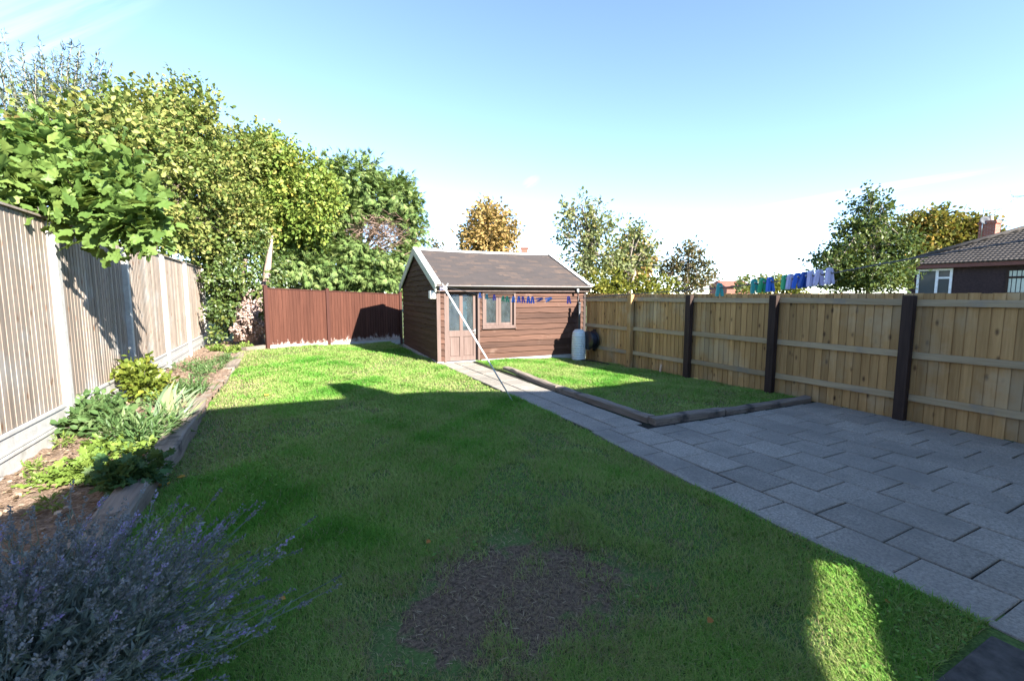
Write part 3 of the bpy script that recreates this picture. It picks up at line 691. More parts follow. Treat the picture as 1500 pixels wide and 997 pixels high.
# window
mb = MB(); x0, x1, z0, z1 = WIN; e = .055
mb.box((x0, -.055, z0), (x1, -.004, z0+e)); mb.box((x0, -.055, z1-e), (x1, -.004, z1)); mb.box((x0, -.055, z0+e), (x0+e, -.004, z1-e)); mb.box((x1-e, -.055, z0+e), (x1, -.004, z1-e))
win = mb.build('window', M['shed_trim'], sh, bevel=.004)
xm = (x0+x1)/2
for a, b in ((x0+e, xm), (xm, x1-e)):
    mb = MB(); f = .075; c0, c1 = z0+e, z1-e; y0, y1 = .012, .045
    mb.box((a+.002, y0, c0), (a+f, y1, c1)); mb.box((b-f, y0, c0), (b-.002, y1, c1)); mb.box((a+f, y0, c0), (b-f, y1, c0+f)); mb.box((a+f, y0, c1-f), (b-f, y1, c1))
    cs = mb.build('casement', M['shed_trim'], win, bevel=.003)
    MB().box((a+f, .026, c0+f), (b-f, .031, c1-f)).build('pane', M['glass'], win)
MB().box((x0-.02, -.085, z0-.025), (x1+.02, -.004, z0-.002)).build('sill', M['shed_trim'], win, bevel=.004)
# roof
s = NT('felt_shingles'); v = s.coord()
b = s.add('ShaderNodeTexBrick'); s.link(v, b.inputs['Vector']); b.inputs['Scale'].default_value = 1
b.inputs['Brick Width'].default_value = .33; b.inputs['Row Height'].default_value = .14; b.inputs['Mortar Size'].default_value = .006; b.inputs['Bias'].default_value = -.35
b.inputs['Color1'].default_value = (.052, .044, .041, 1); b.inputs['Color2'].default_value = (.125, .085, .063, 1); b.inputs['Mortar'].default_value = (.045, .038, .035, 1)
n1 = s.noise(s.coord((1, 2.2, 1)), 2.2, 5, .65); n2 = s.noise(v, 90, 3, .7)
c = s.mix(s.ramp(n1, [(.44, (.85, .85, .85)), (.60, (0, 0, 0))]), b.outputs['Color'], (.058, .049, .046))
c = s.mix(s.ramp(n1, [(.66, (0, 0, 0)), (.72, (.7, .7, .7))]), c, (.175, .122, .092))
c = s.val(c, s.math('ADD', s.math('MULTIPLY', n2, .7), .65))
M['felt'] = s.pbr(c, .85, .2, normal=s.bump(b.outputs['Fac'], .5, -.008))
sag = lambda x: -.028*sin(pi*min(1, max(0, x/SW)))
for sg in (-1, 1):
    mb = MB(); xs = np.linspace(-.085, SW+.085, 17); vs, fs = [], []
    ve = -.17 if sg < 0 else SDp+.17; vr = SDp/2
    for x in xs:
        for vv, zz in ((ve, EZ+.0), ((ve+vr)/2, (EZ+RZ)/2+sag(x)*.6), (vr, RZ+sag(x))): vs += [(x, vv, zz), (x, vv, zz-.045)]
    for i in range(16):
        for j in range(2):
            q = i*6+j*2; fs += [(q, q+6, q+8, q+2), (q+1, q+3, q+9, q+7)]
        fs += [(i*6, i*6+1, i*6+7, i*6+6)]
    fs += [(0,2,3,1),(2,4,5,3),(96,97,99,98),(98,99,101,100)]
    mb.raw(vs, fs); mb.build('roof_slope', M['felt'], sh)
vr = SDp/2
for xe in (-.085, SW+.085):
    mb = MB()
    for ve in (-.19, SDp+.19):
        o = -1 if xe < 1 else 1
        a0, a1 = (xe, ve, EZ-.005), (xe, vr, RZ+.004)
        w_ = .028*o
        mb.hexa([(xe,ve,EZ-.19),(xe+w_,ve,EZ-.19),(xe+w_,vr,RZ-.18),(xe,vr,RZ-.18),(xe,ve,EZ+.012),(xe+w_,ve,EZ+.012),(xe+w_,vr,RZ+.022),(xe,vr,RZ+.022)])
    mb.build('barge_board', M['barge'], sh)
    mb = MB(); i_ = xe+(.12 if xe < 1 else -.09); o_ = xe+(-.035 if xe < 1 else .035)
    for ve in (-.19, SDp+.19):
        lo, hi = min(i_, o_), max(i_, o_)
        mb.hexa([(lo,ve,EZ+.013),(hi,ve,EZ+.013),(hi,vr,RZ+.024),(lo,vr,RZ+.024),(lo,ve,EZ+.03),(hi,ve,EZ+.03),(hi,vr,RZ+.041),(lo,vr,RZ+.041)])
    mb.build('verge_cap', M['cap_white'], sh)
mb = MB(); xs = np.linspace(.04, SW-.01, 13)
for a, b_ in zip(xs[:-1], xs[1:]):
    for sg in (-1, 1):
        d = .10*sg; dz = -.043
        mb.hexa([(a,vr,RZ+sag(a)+.006),(b_,vr,RZ+sag(b_)+.006),(b_,vr+d,RZ+sag(b_)+dz+.006),(a,vr+d,RZ+sag(a)+dz+.006),(a,vr,RZ+sag(a)+.026),(b_,vr,RZ+sag(b_)+.026),(b_,vr+d,RZ+sag(b_)+dz+.018),(a,vr+d,RZ+sag(a)+dz+.018)])
mb.build('ridge_cap', M['cap_white'], sh)
MB().box((-.05, -.125, EZ-.17), (SW+.05, -.10, EZ-.048)).build('fascia', M['shed_dark'], sh)
mb = MB(); k = 9; pr = []
for j in range(k): an = pi+pi*j/(k-1); pr.append((-.185+.058*cos(an), EZ-.045+.058*sin(an)))
xs = (-.10, SW+.10); vs = [(x, p, z) for x in xs for p, z in pr]+[(x, -.185+(p+.185)*.86, z+.004) for x in xs for p, z in pr]
fs = [(j, j+1, k+j+1, k+j) for j in range(k-1)]+[(2*k+j, 3*k+j, 3*k+j+1, 2*k+j+1) for j in range(k-1)]+[(j+1, j, 2*k+j, 2*k+j+1) for j in range(k-1)]+[(k+j, k+j+1, 3*k+j+1, 3*k+j) for j in range(k-1)]+[(0, k, 3*k, 2*k), (k-1, 3*k-1, 4*k-1, 2*k-1)]
mb.raw(vs, fs, .5, True)
gu = mb.build('gutter', M['gutter'], sh)
mb = MB(); mb.tube([(-.10, -.246, EZ-.040), (SW+.10, -.246, EZ-.040)], .009, 8); mb.build('gutter_highlight', plain('highlight_pale', (.40, .36, .34), .4), gu)  # pale tube painting the bright highlight along the gutter edge
MB().box((-.05, -.128, EZ-.178), (SW+.05, -.098, EZ-.160)).build('fascia_light_line', M['shed_trim'], sh)  # added lighter strip drawing the bright line under the fascia
mb = MB(); mb.tube([(3.98, -.185, EZ-.10), (3.98, -.185, EZ-.20)], .034, 10); mb.build('gutter_outlet', plain('grey_plastic', (.45, .47, .48), .4), sh)
mb = MB(); mb.tube([(3.90, -.42, .78), (3.94, -.34, 1.50)], .034, 10); mb.tube([(3.94, -.34, 1.47), (3.94, -.34, 1.53)], .042, 10); mb.build('downpipe', plain('slate_plastic', (.055, .06, .065), .4), sh)
mb = MB(); mb.tube([(4.08, -.05, 1.85), (4.08, -.05, 1.15)], .012, 6); mb.build('cable', M['black'], sh)
# white lamp box and hook at the front left corner
mb = MB(); mb.box((-.20, -.02, 1.64), (-.045, .16, 1.84)); mb.build('junction_box', M['cap_white'], sh, bevel=.012)
mb = MB(); mb.tube([(.02, -.05, 1.80), (.02, -.10, 1.82), (.03, -.13, 1.84)], .008, 6); mb.build('hook', M['white_metal'], sh)

# ---------------------------------------------------------------- water butt, hose reel, hose
wb_ = Matrix.Translation((3.45, 10.95, 0)) @ Matrix.Rotation(R_(-2.8), 4, 'Z') @ Vector((3.84, -.50, -.09))
wb = thing('water_butt', wb_, 'ribbed white plastic water barrel under the shed gutter pipe', 'barrel')
pr = [(.15, 0), (.165, .01)]
for i in range(11):
    z = .05+i*.062; r = .178+.012*sin(pi*(i+.5)/11); pr += [(r, z), (r+.016, z+.014), (r+.016, z+.036), (r, z+.05)]
pr += [(.182, .76), (.172, .81), (.14, .842), (.05, .85)]
MB().lathe(pr, n=32).build('barrel', M['butt'], wb)
MB().lathe([(.125, .845), (.13, .86), (.12, .875), (.03, .88)], n=24).build('lid', M['butt'], wb)
hr_ = thing('hose_reel', (7.60, 10.0, .50), 'round black hose reel hung on the pine fence behind the barrel', 'hose reel')
rm = Matrix.Rotation(R_(-90), 4, 'Y') @ Matrix.Rotation(0, 4, 'X')
MB().lathe([(.05, 0), (.26, .01), (.265, .03), (.25, .04), (.17, .045), (.17, .19), (.25, .195), (.265, .205), (.25, .225), (.05, .23)], (-.02, 0, 0), 28, mat=rm).build('drum', M['black'], hr_)
MB().lathe([(.185, .06), (.225, .07), (.225, .10), (.20, .105), (.23, .12), (.23, .16), (.19, .17)], (-.02, 0, 0), 28, mat=rm).build('wound_hose', plain('dark_blue_hose', (.01, .015, .03), .4), hr_)
MB().box((-.03, -.05, -.30), (.0, .05, .30)).build('bracket', M['black'], hr_)
mb = MB(); pth = [(7.2, 10.05), (7.28, 9.9), (7.36, 9.55), (7.42, 9.2), (7.44, 8.95), (7.50, 8.72)]
mb.tube([(x, y, gz(y)+.035+.03*sin(i)) for i, (x, y) in enumerate(pth)], .016, 8)
tag(mb.build('garden_hose', M['black']), 'thin dark hose lying on the ground along the foot of the pine fence', 'hose')

# ---------------------------------------------------------------- clothes prop, line and pegs
top = pt(653, 425, 6.75); bot = gp(750, 586, .02)
pr_ = thing('clothes_prop', bot, 'slim white metal clothes prop leaning across the view of the shed door', 'clothes prop')
MB().tube([bot, bot*.5+top*.5, top], [.011, .013, .013], 8).build('pole', M['white_metal'], pr_, True)
MB().tube([top, top+[.0, 0, .05]], .02, 8).build('cap', M['white_metal'], pr_, True)
mb = MB()
for sg in (-1, 1): mb.tube([top+[0, 0, .045], top+[-.02*sg-.01, .02*sg, .07], top+[-.035*sg-.01, .03*sg, .10]], .006, 6)
mb.build('fork', M['white_metal'], pr_, True)
T0, T1 = top[:2], np.array([2.36, -.55])
def on_line(px, y_):
    best = min(np.linspace(0, 1, 4001), key=lambda t: abs((lambda w_: 750+FPX*((w_-EYE)@_rt)/((w_-EYE)@_fw)-px)(np.array([*(T0+(T1-T0)*t), 1.8]))))
    p = T0+(T1-T0)*best; r = ray(px, y_); k = (p-EYE[:2])@r[:2]/(r[:2]@r[:2]); return EYE+r*k
ctrl = [(705, 432), (740, 436.5), (780, 438), (833, 437.5), (858, 436.5), (920, 431), (1038, 423), (1080, 419), (1140, 412), (1223, 399.5), (1300, 385), (1334, 379), (1500, 352)]
lp = [top+[0, 0, .05]]+[on_line(*c_) for c_ in ctrl]; lp.append(lp[-1]+(lp[-1]-lp[-2])*2.6)
hook = Matrix.Translation((3.45, 10.95, 0)) @ Matrix.Rotation(R_(-2.8), 4, 'Z') @ Vector((.03, -.13, 1.84))
mb = MB(); mb.tube([np.array(hook)]+lp, .0035, 6)
tag(mb.build('clothes_line', M['rope']), 'thin dark clothes line strung from the shed corner over the lawn', 'clothes line')
mb = MB(); an = np.linspace(0, 4*pi, 26); mb.tube([top+[-.05+.045*cos(a), .03*sin(a), .02+.02*cos(a*1.7)] for a in an], .006, 5)
tag(mb.build('rope_coil', plain('lilac_rope', (.55, .52, .70), .7)), 'lilac rope loop tied round the top of the clothes prop', 'rope')
PC = {'blue': (.03, .14, .62), 'teal': (.04, .34, .34), 'green': (.04, .38, .17), 'purple': (.14, .08, .42), 'lilac': (.50, .50, .74), 'dark blue': (.02, .08, .35), 'pale blue': (.10, .30, .75)}
PM = {k_: plain('peg_'+k_.replace(' ', '_'), c_, .4, .4, var=.05) for k_, c_ in PC.items()}
M['spring'] = plain('peg_spring', (.5, .5, .5), .3, .5, .9)
peg_me = {}
for k_ in PC:
    me_ = []
    for sg in (-1, 1):
        mb = MB(); wz = .010
        prof = [(.0005, .034), (.011, .032), (.018, .020), (.019, .0), (.024, -.028), (.027, -.050), (.026, -.060), (.010, -.061), (.004, -.036), (.002, -.012), (.0005, .0)]
        mb.prism([(sg*a, -wz, b_) for a, b_ in prof], (0, 2*wz, 0)); o = mb.build('jaw', PM[k_]); me_.append(o.data); bpy.data.objects.remove(o)
    mb = MB(); mb.tube([(0, -.011, .010), (0, .011, .010)], .006, 8); o = mb.build('spring', M['spring']); me_.append(o.data); bpy.data.objects.remove(o)
    peg_me[k_] = me_
PEGS = [(703, 438, 'pale blue', 'pale blue peg beside the shed door frame, first on the line'), (713, 438, 'teal', 'teal peg in front of the shed window, left light'), (724, 440, 'purple', 'purple peg in front of the window centre bar'),
        (737, 440, 'green', 'green peg in front of the right window light, left of its twin'), (743, 441, 'green', 'green peg in front of the right window light, right of its twin'),
        (752, 441, 'pale blue', 'pale blue peg at the right edge of the shed window frame'), (760, 442, 'blue', 'blue peg touching the purple peg right of the window'), (766, 442, 'purple', 'purple peg touching the blue peg right of the window'),
        (774, 441, 'blue', 'blue peg in the close blue pair, left one'), (780, 441, 'blue', 'blue peg in the close blue pair, right one'),
        (792, 440, 'dark blue', 'deep blue peg tipped sideways on the line before the shed boards'), (805, 441, 'pale blue', 'light blue peg alone between the tipped peg and the barrel pipe'), (833, 440, 'purple', 'purple peg hanging alone near the shed gutter outlet'),
        (1054, 421, 'teal', 'teal peg alone on the line over the pine fence'), (1105, 416, 'teal', 'dark teal peg left of the green and blue pair over the fence'), (1117, 417, 'green', 'green peg touching the blue peg over the fence'),
        (1128, 414, 'blue', 'bright blue peg beside the green one over the fence'), (1150, 411, 'green', 'pale green peg at the start of the tight row of pegs'), (1158, 411, 'lilac', 'lilac peg squeezed between pale green and blue pegs'),
        (1168, 408, 'blue', 'blue peg in the middle of the tight row'), (1178, 407, 'dark blue', 'deep blue peg after the bright blue one in the tight row'), (1188, 406, 'lilac', 'lilac peg right after the deep blue one in the row'),
        (1200, 404, 'lilac', 'lilac peg second from the end over the fence'), (1215, 402, 'lilac', 'lilac peg at the end of the row, nearest the camera')]
ld = math.atan2((T1-T0)[1], (T1-T0)[0])
for x, y, k_, lab in PEGS:
    j = np.searchsorted([c_[0] for c_ in ctrl], x); yy = np.interp(x, [653]+[c_[0] for c_ in ctrl], [421]+[c_[1] for c_ in ctrl])
    p = on_line(x, yy)
    t = thing('clothes_peg', p, lab, 'clothes peg', 'plastic pegs on the clothes line', rz=YAW*-1+rng.normal(0, .22))
    t.scale = (.82, .82, .82) if x > 900 else (.72, .72, .72); t.rotation_euler = (rng.normal(0, .06), rng.normal(0, .07)+(1.2 if 'tipped' in lab else 0), t.rotation_euler[2])
    for nm, d_ in zip(('jaw', 'jaw', 'spring'), peg_me[k_]):
        o = bpy.data.objects.new(nm, d_); COL.objects.link(o); o.parent = t

# ---------------------------------------------------------------- foliage materials
M['l_fig'] = leafmat('fig_leaf', [(0, (.07, .13, .030)), (.6, (.12, .19, .045)), (.9, (.18, .24, .06)), (1, (.32, .28, .06))], .3, .06, .45, k=1.02)
M['l_hazel'] = leafmat('hazel_leaf', [(0, (.032, .065, .016)), (.35, (.092, .128, .032)), (.7, (.180, .192, .055)), (.92, (.265, .235, .08)), (1, (.34, .21, .06))], .3, .06, k=1.3)
M['l_hazel2'] = leafmat('yellowing_hazel_leaf', [(0, (.055, .095, .020)), (.5, (.11, .155, .030)), (.85, (.185, .195, .045)), (1, (.30, .20, .04))], .3, .05, k=1.5)
M['l_willow'] = leafmat('willow_leaf', [(0, (.06, .085, .06)), (.6, (.11, .14, .09)), (1, (.19, .21, .11))], .15, .06, .45, k=.75)
M['l_conifer'] = leafmat('conifer_leaf', [(0, (.038, .070, .020)), (.55, (.092, .135, .042)), (1, (.17, .20, .075))], .22, .04, k=1.6)
M['l_dead'] = leafmat('dead_twig', [(0, (.07, .045, .035)), (1, (.27, .19, .145))], .1, .02)
M['l_birch'] = leafmat('grey_green_leaf', [(0, (.075, .095, .04)), (.6, (.14, .16, .065)), (1, (.27, .23, .08))], .3, .06, k=1.25)
M['l_autumn'] = leafmat('autumn_leaf', [(0, (.17, .13, .05)), (.5, (.33, .21, .075)), (1, (.46, .31, .13))], .3, .03)
M['l_autumn_g'] = leafmat('turning_leaf', [(0, (.055, .075, .022)), (.5, (.13, .12, .028)), (.8, (.26, .16, .03)), (1, (.34, .19, .04))], .25, .05, k=1.0)
M['l_holly'] = leafmat('glossy_leaf', [(0, (.025, .050, .014)), (.6, (.060, .090, .022)), (.9, (.12, .14, .04)), (1, (.22, .22, .08))], .18, .09, .4, k=1.1)
M['l_hedge'] = leafmat('lime_hedge_leaf', [(0, (.10, .13, .02)), (.6, (.19, .20, .03)), (1, (.30, .25, .05))], .3, .05, k=.7)
M['l_rust'] = leafmat('rusty_shrub_leaf', [(0, (.07, .075, .035)), (.6, (.14, .12, .055)), (1, (.27, .16, .075))], .2, .06, k=.75)
M['l_ivy'] = leafmat('ivy_leaf', [(0, (.03, .06, .016)), (.6, (.075, .115, .028)), (1, (.16, .165, .04))], .2, .14, .35)
M['l_dry'] = leafmat('bleached_dry_leaf', [(0, (.34, .22, .18)), (1, (.60, .47, .42))], .12, .02, k=.8)
M['l_sage'] = leafmat('sage_leaf', [(0, (.045, .095, .032)), (.6, (.085, .145, .050)), (1, (.15, .20, .085))], .22, .05)
M['l_shrub'] = leafmat('yellow_green_leaf', [(0, (.08, .125, .02)), (.6, (.16, .20, .03)), (.95, (.28, .26, .045)), (1, (.36, .18, .10))], .3, .12)
M['l_iris'] = leafmat('iris_leaf', [(0, (.12, .19, .12)), (.6, (.20, .26, .15)), (1, (.36, .36, .19))], .2, .12)
M['l_geran'] = leafmat('geranium_leaf', [(0, (.035, .085, .030)), (.7, (.06, .125, .04)), (1, (.13, .17, .05))], .22, .08)
M['l_lime'] = leafmat('lime_leaf', [(0, (.10, .17, .03)), (1, (.20, .27, .06))], .3, .06)
M['l_lavg'] = leafmat('lavender_green', [(0, (.075, .105, .080)), (.6, (.16, .20, .165)), (1, (.28, .31, .26))], .12, .05)
M['l_lavf'] = leafmat('lavender_flower', [(0, (.11, .125, .125)), (.55, (.23, .235, .25)), (.85, (.25, .225, .33)), (1, (.32, .24, .54))], .15, .03)

# ---------------------------------------------------------------- trees beyond the left fence
bz = lambda p: (float(p[0]), float(p[1]), -.1)
fig = tree('fig_tree', (-3.2, 6.4, -.1), 'fig tree with big lobed leaves hanging over the near end of the old fence', 'tree',
     clump_px([(-60, 255, 5.4, 60, 50), (15, 245, 5.5, 50, 42), (75, 245, 5.8, 46, 36), (135, 272, 5.8, 48, 36), (60, 275, 5.3, 46, 38), (115, 300, 5.4, 42, 34), (175, 290, 5.6, 42, 40), (205, 325, 5.5, 22, 34), (150, 330, 5.4, 26, 20), (20, 280, 5.0, 36, 24)]),
     900, 5, T_FIG, .175, M['l_fig'], .30, (.06, .022), 'bark', pt(90, 290, 5.7), 3, up=.25, shell=.4, flat=.65, twigs=50, limbs=False)
tree('hazel_tree', (-3.5, 12.2, -.1), 'tall green hazel with round leaves rising behind the middle of the old fence', 'tree',
     clump_px([(230, 185, 12.5, 46, 56), (285, 195, 14.5, 54, 56), (190, 225, 11, 46, 50), (330, 240, 16, 54, 52), (250, 255, 13, 60, 60), (320, 305, 15.5, 56, 52), (368, 262, 17, 42, 40), (215, 300, 11.5, 42, 40), (275, 345, 14.5, 46, 34), (150, 195, 9.8, 44, 34), (95, 190, 9.0, 44, 24), (345, 350, 16, 42, 34), (240, 335, 12.6, 36, 34), (305, 380, 15.6, 28, 22), (170, 270, 10, 36, 36)]),
     8200, 6, T_OVAL, .135, M['l_hazel'], .50, (.12, .035), 'bark', pt(250, 230, 13), 9, up=.45, shell=.35, twigs=120)
tree('hazel_tree', (-2.9, 18.9, -.1), 'yellowing hazel between the green hazel and the conifer', 'tree',
     clump_px([(405, 250, 17.2, 42, 42), (445, 275, 17.4, 44, 34), (478, 290, 17.8, 22, 28), (410, 310, 17.2, 48, 38), (455, 325, 17.5, 34, 28), (375, 335, 17, 34, 34), (388, 222, 17.2, 20, 24)]),
     4200, 6, T_OVAL, .15, M['l_hazel2'], .50, (.11, .035), 'bark', pt(410, 270, 17.4), 9, up=.4, shell=.35, twigs=80)
# willow: long upright shoots with narrow leaves
wl = thing('willow_tree', bz(pt(60, 420, 16)), 'grey green willow with many upright shoots at the far left', 'tree')
mb = MB(); P_, D_, S_ = [], [], []
wt = [(-70, 40), (-40, 70), (-15, 30), (4, 44), (18, 92), (30, 62), (40, 100), (52, 84), (58, 58), (68, 110), (78, 78), (92, 66), (100, 98), (106, 60), (118, 66), (128, 105), (145, 74), (152, 92), (164, 95), (168, 120), (110, 120), (60, 130), (20, 130), (135, 130), (85, 118), (172, 135), (48, 118), (10, 110), (-30, 110)]
hubp = pt(60, 250, 16)
for (x, y) in wt:
    for r_ in range(2):
        tp = pt(x+rng.normal(0, 6)*r_, y+r_*rng.uniform(5, 40), 16+rng.normal(0, .7)); b0 = hubp+np.array([(tp-hubp)[0]*.55, (tp-hubp)[1]*.55, rng.uniform(-.2, 1.0)])
        m0 = b0*.5+tp*.5+rng.normal(size=3)*.10
        mb.tube([hubp, b0, m0, tp], [.05, .03, .016, .004], 5)
        kk = 130; t_ = np.linspace(.12, 1, kk)[:, None]
        pp = np.where(t_ < .5, b0+(m0-b0)*t_*2, m0+(tp-m0)*(t_-.5)*2); P_.append(pp+rng.normal(size=(kk, 3))*.035); dd = unit(tp-b0)
        D_.append(np.broadcast_to(dd, (kk, 3))*.6+rng.normal(size=(kk, 3))*.6); S_.append((.30-.12*t_[:, 0])*rng.uniform(.7, 1.2, kk))
P_, D_, S_ = map(np.concatenate, (P_, D_, S_))
leaves('crown', T_LANCE, P_, D_, rng.normal(size=P_.shape), S_, rng.random(len(P_)), M['l_willow'], wl)
mb.tube([np.array(wl.location)*1.0, np.array(wl.location)*.4+hubp*.6, hubp], [.22, .18, .08], 8); mb.build('trunk', M['bark_grey'], wl, True)
tree('rose_bush', (-3.6, 7.6, -.1), 'dark red and orange leaved bush behind the fig at the left edge', 'bush', clump_px([(-8, 185, 7.6, 18, 12), (-30, 192, 7.6, 30, 26)]), 60, 5, T_OVAL, .10,
     leafmat('rusty_red_leaf', [(0, (.10, .09, .03)), (.6, (.16, .12, .04)), (1, (.34, .09, .07))], .25, .06), .3, (.05, .02), lumpk=4)
# conifer: flat drooping sprays
cc = clump_px([(430, 345, 19, 42, 36), (480, 315, 19.6, 50, 48), (530, 290, 20, 44, 44), (575, 300, 20.4, 40, 46), (600, 330, 20.6, 26, 36), (440, 390, 18.6, 40, 26), (500, 370, 19.2, 48, 36), (540, 395, 19.6, 40, 24), (590, 365, 20.4, 26, 36), (545, 250, 20.2, 18, 22), (500, 270, 20, 34, 30), (585, 268, 20.4, 12, 16), (570, 405, 19.8, 26, 16), (450, 300, 19.5, 30, 40), (425, 412, 19.4, 26, 20), (465, 414, 19.8, 30, 18), (505, 418, 20, 30, 18), (548, 420, 20.2, 30, 16), (592, 415, 20.6, 26, 18), (410, 380, 19.6, 26, 30)])
cf = thing('conifer_tree', bz(pt(520, 425, 20.4)), 'broad dark green conifer with feathery sprays behind the red fence', 'tree')
sub = lumps(cc, 7, (.28, .5)); P, D, O, _, tw = sprays(sub, 4600, 6, .50, .0, .5, .4); k = len(P)
hole = np.hypot((((P-EYE)@_rt)/((P-EYE)@_fw)*FPX+750-556)/34, (498.5-((P-EYE)@_up)/((P-EYE)@_fw)*FPX-342)/20)+rng.normal(0, .15, k)
kp = hole > 1; P, D, O, tw = P[kp], D[kp], O[kp], tw[kp]; k = len(P)
leaves('crown', T_FAN, P, O*.6+D*.3+rng.normal(size=(k, 3))*.3+[0, 0, -.25], O*.5+[0, 0, .8]+rng.normal(size=(k, 3))*.35, rng.uniform(.20, .40, k), np.clip(tw*.5+rng.random(k)*.5, 0, 1), M['l_conifer'], cf)
n = 1100; pc = pt(556, 342, 19.4); P = pc+rng.normal(size=(n, 3))*[.55, .35, .33]+_rt*rng.normal(0, .3, (n, 1)); leaves('dead_twigs', T_SWORD, P, _rt*rng.choice([-1, 1], (n, 1))*.8+rng.normal(size=(n, 3))*.5+[0, 0, .2], rng.normal(size=(n, 3)), rng.uniform(.22, .5, n), rng.random(n), M['l_dead'], cf)
mb = MB(); b0 = np.array(cf.location); mb.tube([b0, pt(525, 330, 20.3), pt(545, 240, 20.3)], [.28, .2, .04], 8)
for c_, r_ in [sub[i] for i in rng.choice(len(sub), 50, False)]: mb.tube([b0*.4+pt(530, 300, 20.3)*.6, c_], [.06, .012], 5)
mb.build('trunk', M['bark'], cf, True)
# corner: old ivy grown trunk with dry leaves
iv = thing('ivy_trunk', bz(pt(384, 505, 15.2)), 'old pale trunk smothered in ivy in the corner between the two fences', 'tree trunk')
mb = MB(); mb.tube([pt(372, 506, 15.0), pt(380, 450, 15.1), pt(390, 410, 15.3), pt(394, 378, 15.4), pt(399, 345, 15.5)], [.30, .20, .13, .09, .03], 10)
mb.tube([pt(350, 500, 14.9), pt(352, 440, 15.1), pt(360, 380, 15.3)], [.16, .12, .06], 8); mb.build('trunk', M['bark_pale'], iv, True)
icl = lumps(clump_px([(325, 410, 14.6, 26, 40), (350, 425, 14.7, 24, 40), (330, 460, 14.3, 26, 24), (375, 385, 15, 14, 26), (412, 430, 14.9, 9, 34), (340, 380, 15, 30, 26), (372, 420, 14.8, 8, 16), (315, 490, 14.2, 14, 12), (400, 478, 14.7, 14, 10), (385, 350, 15.2, 12, 22), (412, 400, 14.9, 10, 20), (398, 440, 14.8, 8, 16), (345, 345, 15.4, 30, 26), (305, 370, 15.6, 20, 26), (345, 420, 16.6, 40, 50), (390, 420, 16.8, 26, 44), (395, 380, 16.6, 22, 30), (320, 440, 16.4, 26, 40), (394, 440, 13.9, 9, 26), (386, 455, 14.2, 9, 20)]), 6)
P, D, O, _, tw = sprays(icl, 3000, 5, .16, .1, .4, .6); k = len(P)
leaves('ivy', T_OVAL, P, D*.4+rng.normal(size=(k, 3))*.5+[0, 0, -.4], O*.6+[0, -.4, .3]+rng.normal(size=(k, 3))*.4, rng.uniform(.07, .13, k), np.clip(tw*.6+rng.random(k)*.4, 0, 1), M['l_ivy'], iv)
dcl = lumps(clump_px([(370, 465, 14.6, 20, 22), (385, 480, 14.5, 14, 10), (362, 435, 14.7, 8, 16), (355, 485, 14.5, 14, 8)]), 6)
P, D, O, _, tw = sprays(dcl, 520, 5, .12, -.1, .3, .7); k = len(P)
leaves('dry_leaves', T_OVAL, P, rng.normal(size=(k, 3))+[0, 0, -.5], O*.6+[0, -.5, .4]+rng.normal(size=(k, 3))*.4, rng.uniform(.05, .11, k), rng.random(k), M['l_dry'], iv)

# ---------------------------------------------------------------- trees and houses beyond the shed and the pine fence
tree('autumn_tree', bz(pt(718, 430, 42)), 'round orange autumn tree rising behind the shed roof', 'tree', clump_px([(718, 345, 42, 44, 36), (700, 352, 42, 28, 26), (740, 350, 42, 28, 26), (717, 325, 42, 26, 20)]), 1150, 5, T_OVAL, .33, M['l_autumn'], .8, (.3, .12), lumpk=7)
tree('twiggy_shrub', bz(pt(638, 430, 24)), 'small thin leaved shrub between the conifer and the shed roof', 'shrub', clump_px([(638, 362, 24, 12, 10), (645, 385, 24, 14, 16)]), 90, 5, T_OVAL, .14, M['l_rust'], .4, (.06, .03), lumpk=4)
tree('silver_tree', bz(pt(862, 430, 17)), 'sparse grey green tree with pale limbs just right of the shed roof', 'tree',
     clump_px([(838, 315, 17, 16, 14), (860, 330, 17, 24, 22), (885, 325, 17, 22, 20), (832, 345, 17, 16, 20), (875, 360, 17, 28, 24), (850, 385, 17, 26, 24), (895, 375, 17, 22, 24), (825, 380, 17, 9, 16), (870, 405, 17, 34, 18), (850, 300, 17, 12, 12), (872, 308, 17, 9, 10)]),
     520, 6, T_OVAL, .14, M['l_birch'], .42, (.11, .06), 'bark_grey', pt(862, 330, 17), 4, up=.4, shell=.2, spread=.7, twigs=160)
tree('silver_tree', bz(pt(920, 430, 18)), 'small grey green tree with forked top beyond the first pine panels', 'tree',
     clump_px([(925, 345, 18, 16, 14), (940, 340, 18, 9, 16), (915, 370, 18, 24, 20), (940, 375, 18, 16, 20), (905, 395, 18, 24, 18), (952, 360, 18, 8, 6)]),
     330, 6, T_OVAL, .15, M['l_birch'], .40, (.09, .05), 'bark_grey', pt(925, 360, 18), 4, up=.4, shell=.2, spread=.7, twigs=90)
tree('autumn_tree', bz(pt(935, 430, 34)), 'rust orange tree half hidden behind the grey green trees', 'tree', clump_px([(930, 380, 34, 26, 28), (945, 395, 34, 16, 22), (915, 400, 34, 24, 22)]), 520, 5, T_OVAL, .32, M['l_autumn'], .7, (.2, .09), lumpk=6)
tree('rusty_shrub', bz(pt(1005, 430, 19)), 'thin topped shrub with russet leaves over the pine fence', 'shrub',
     clump_px([(1010, 372, 19, 18, 20), (990, 398, 19, 24, 18), (1022, 400, 19, 22, 20), (1005, 415, 19, 36, 14), (972, 405, 19, 10, 12)]), 430, 6, T_OVAL, .13, M['l_rust'], .38, (.07, .035), 'bark_grey', pt(1008, 370, 19), 5, up=.5, shell=.2, twigs=100)
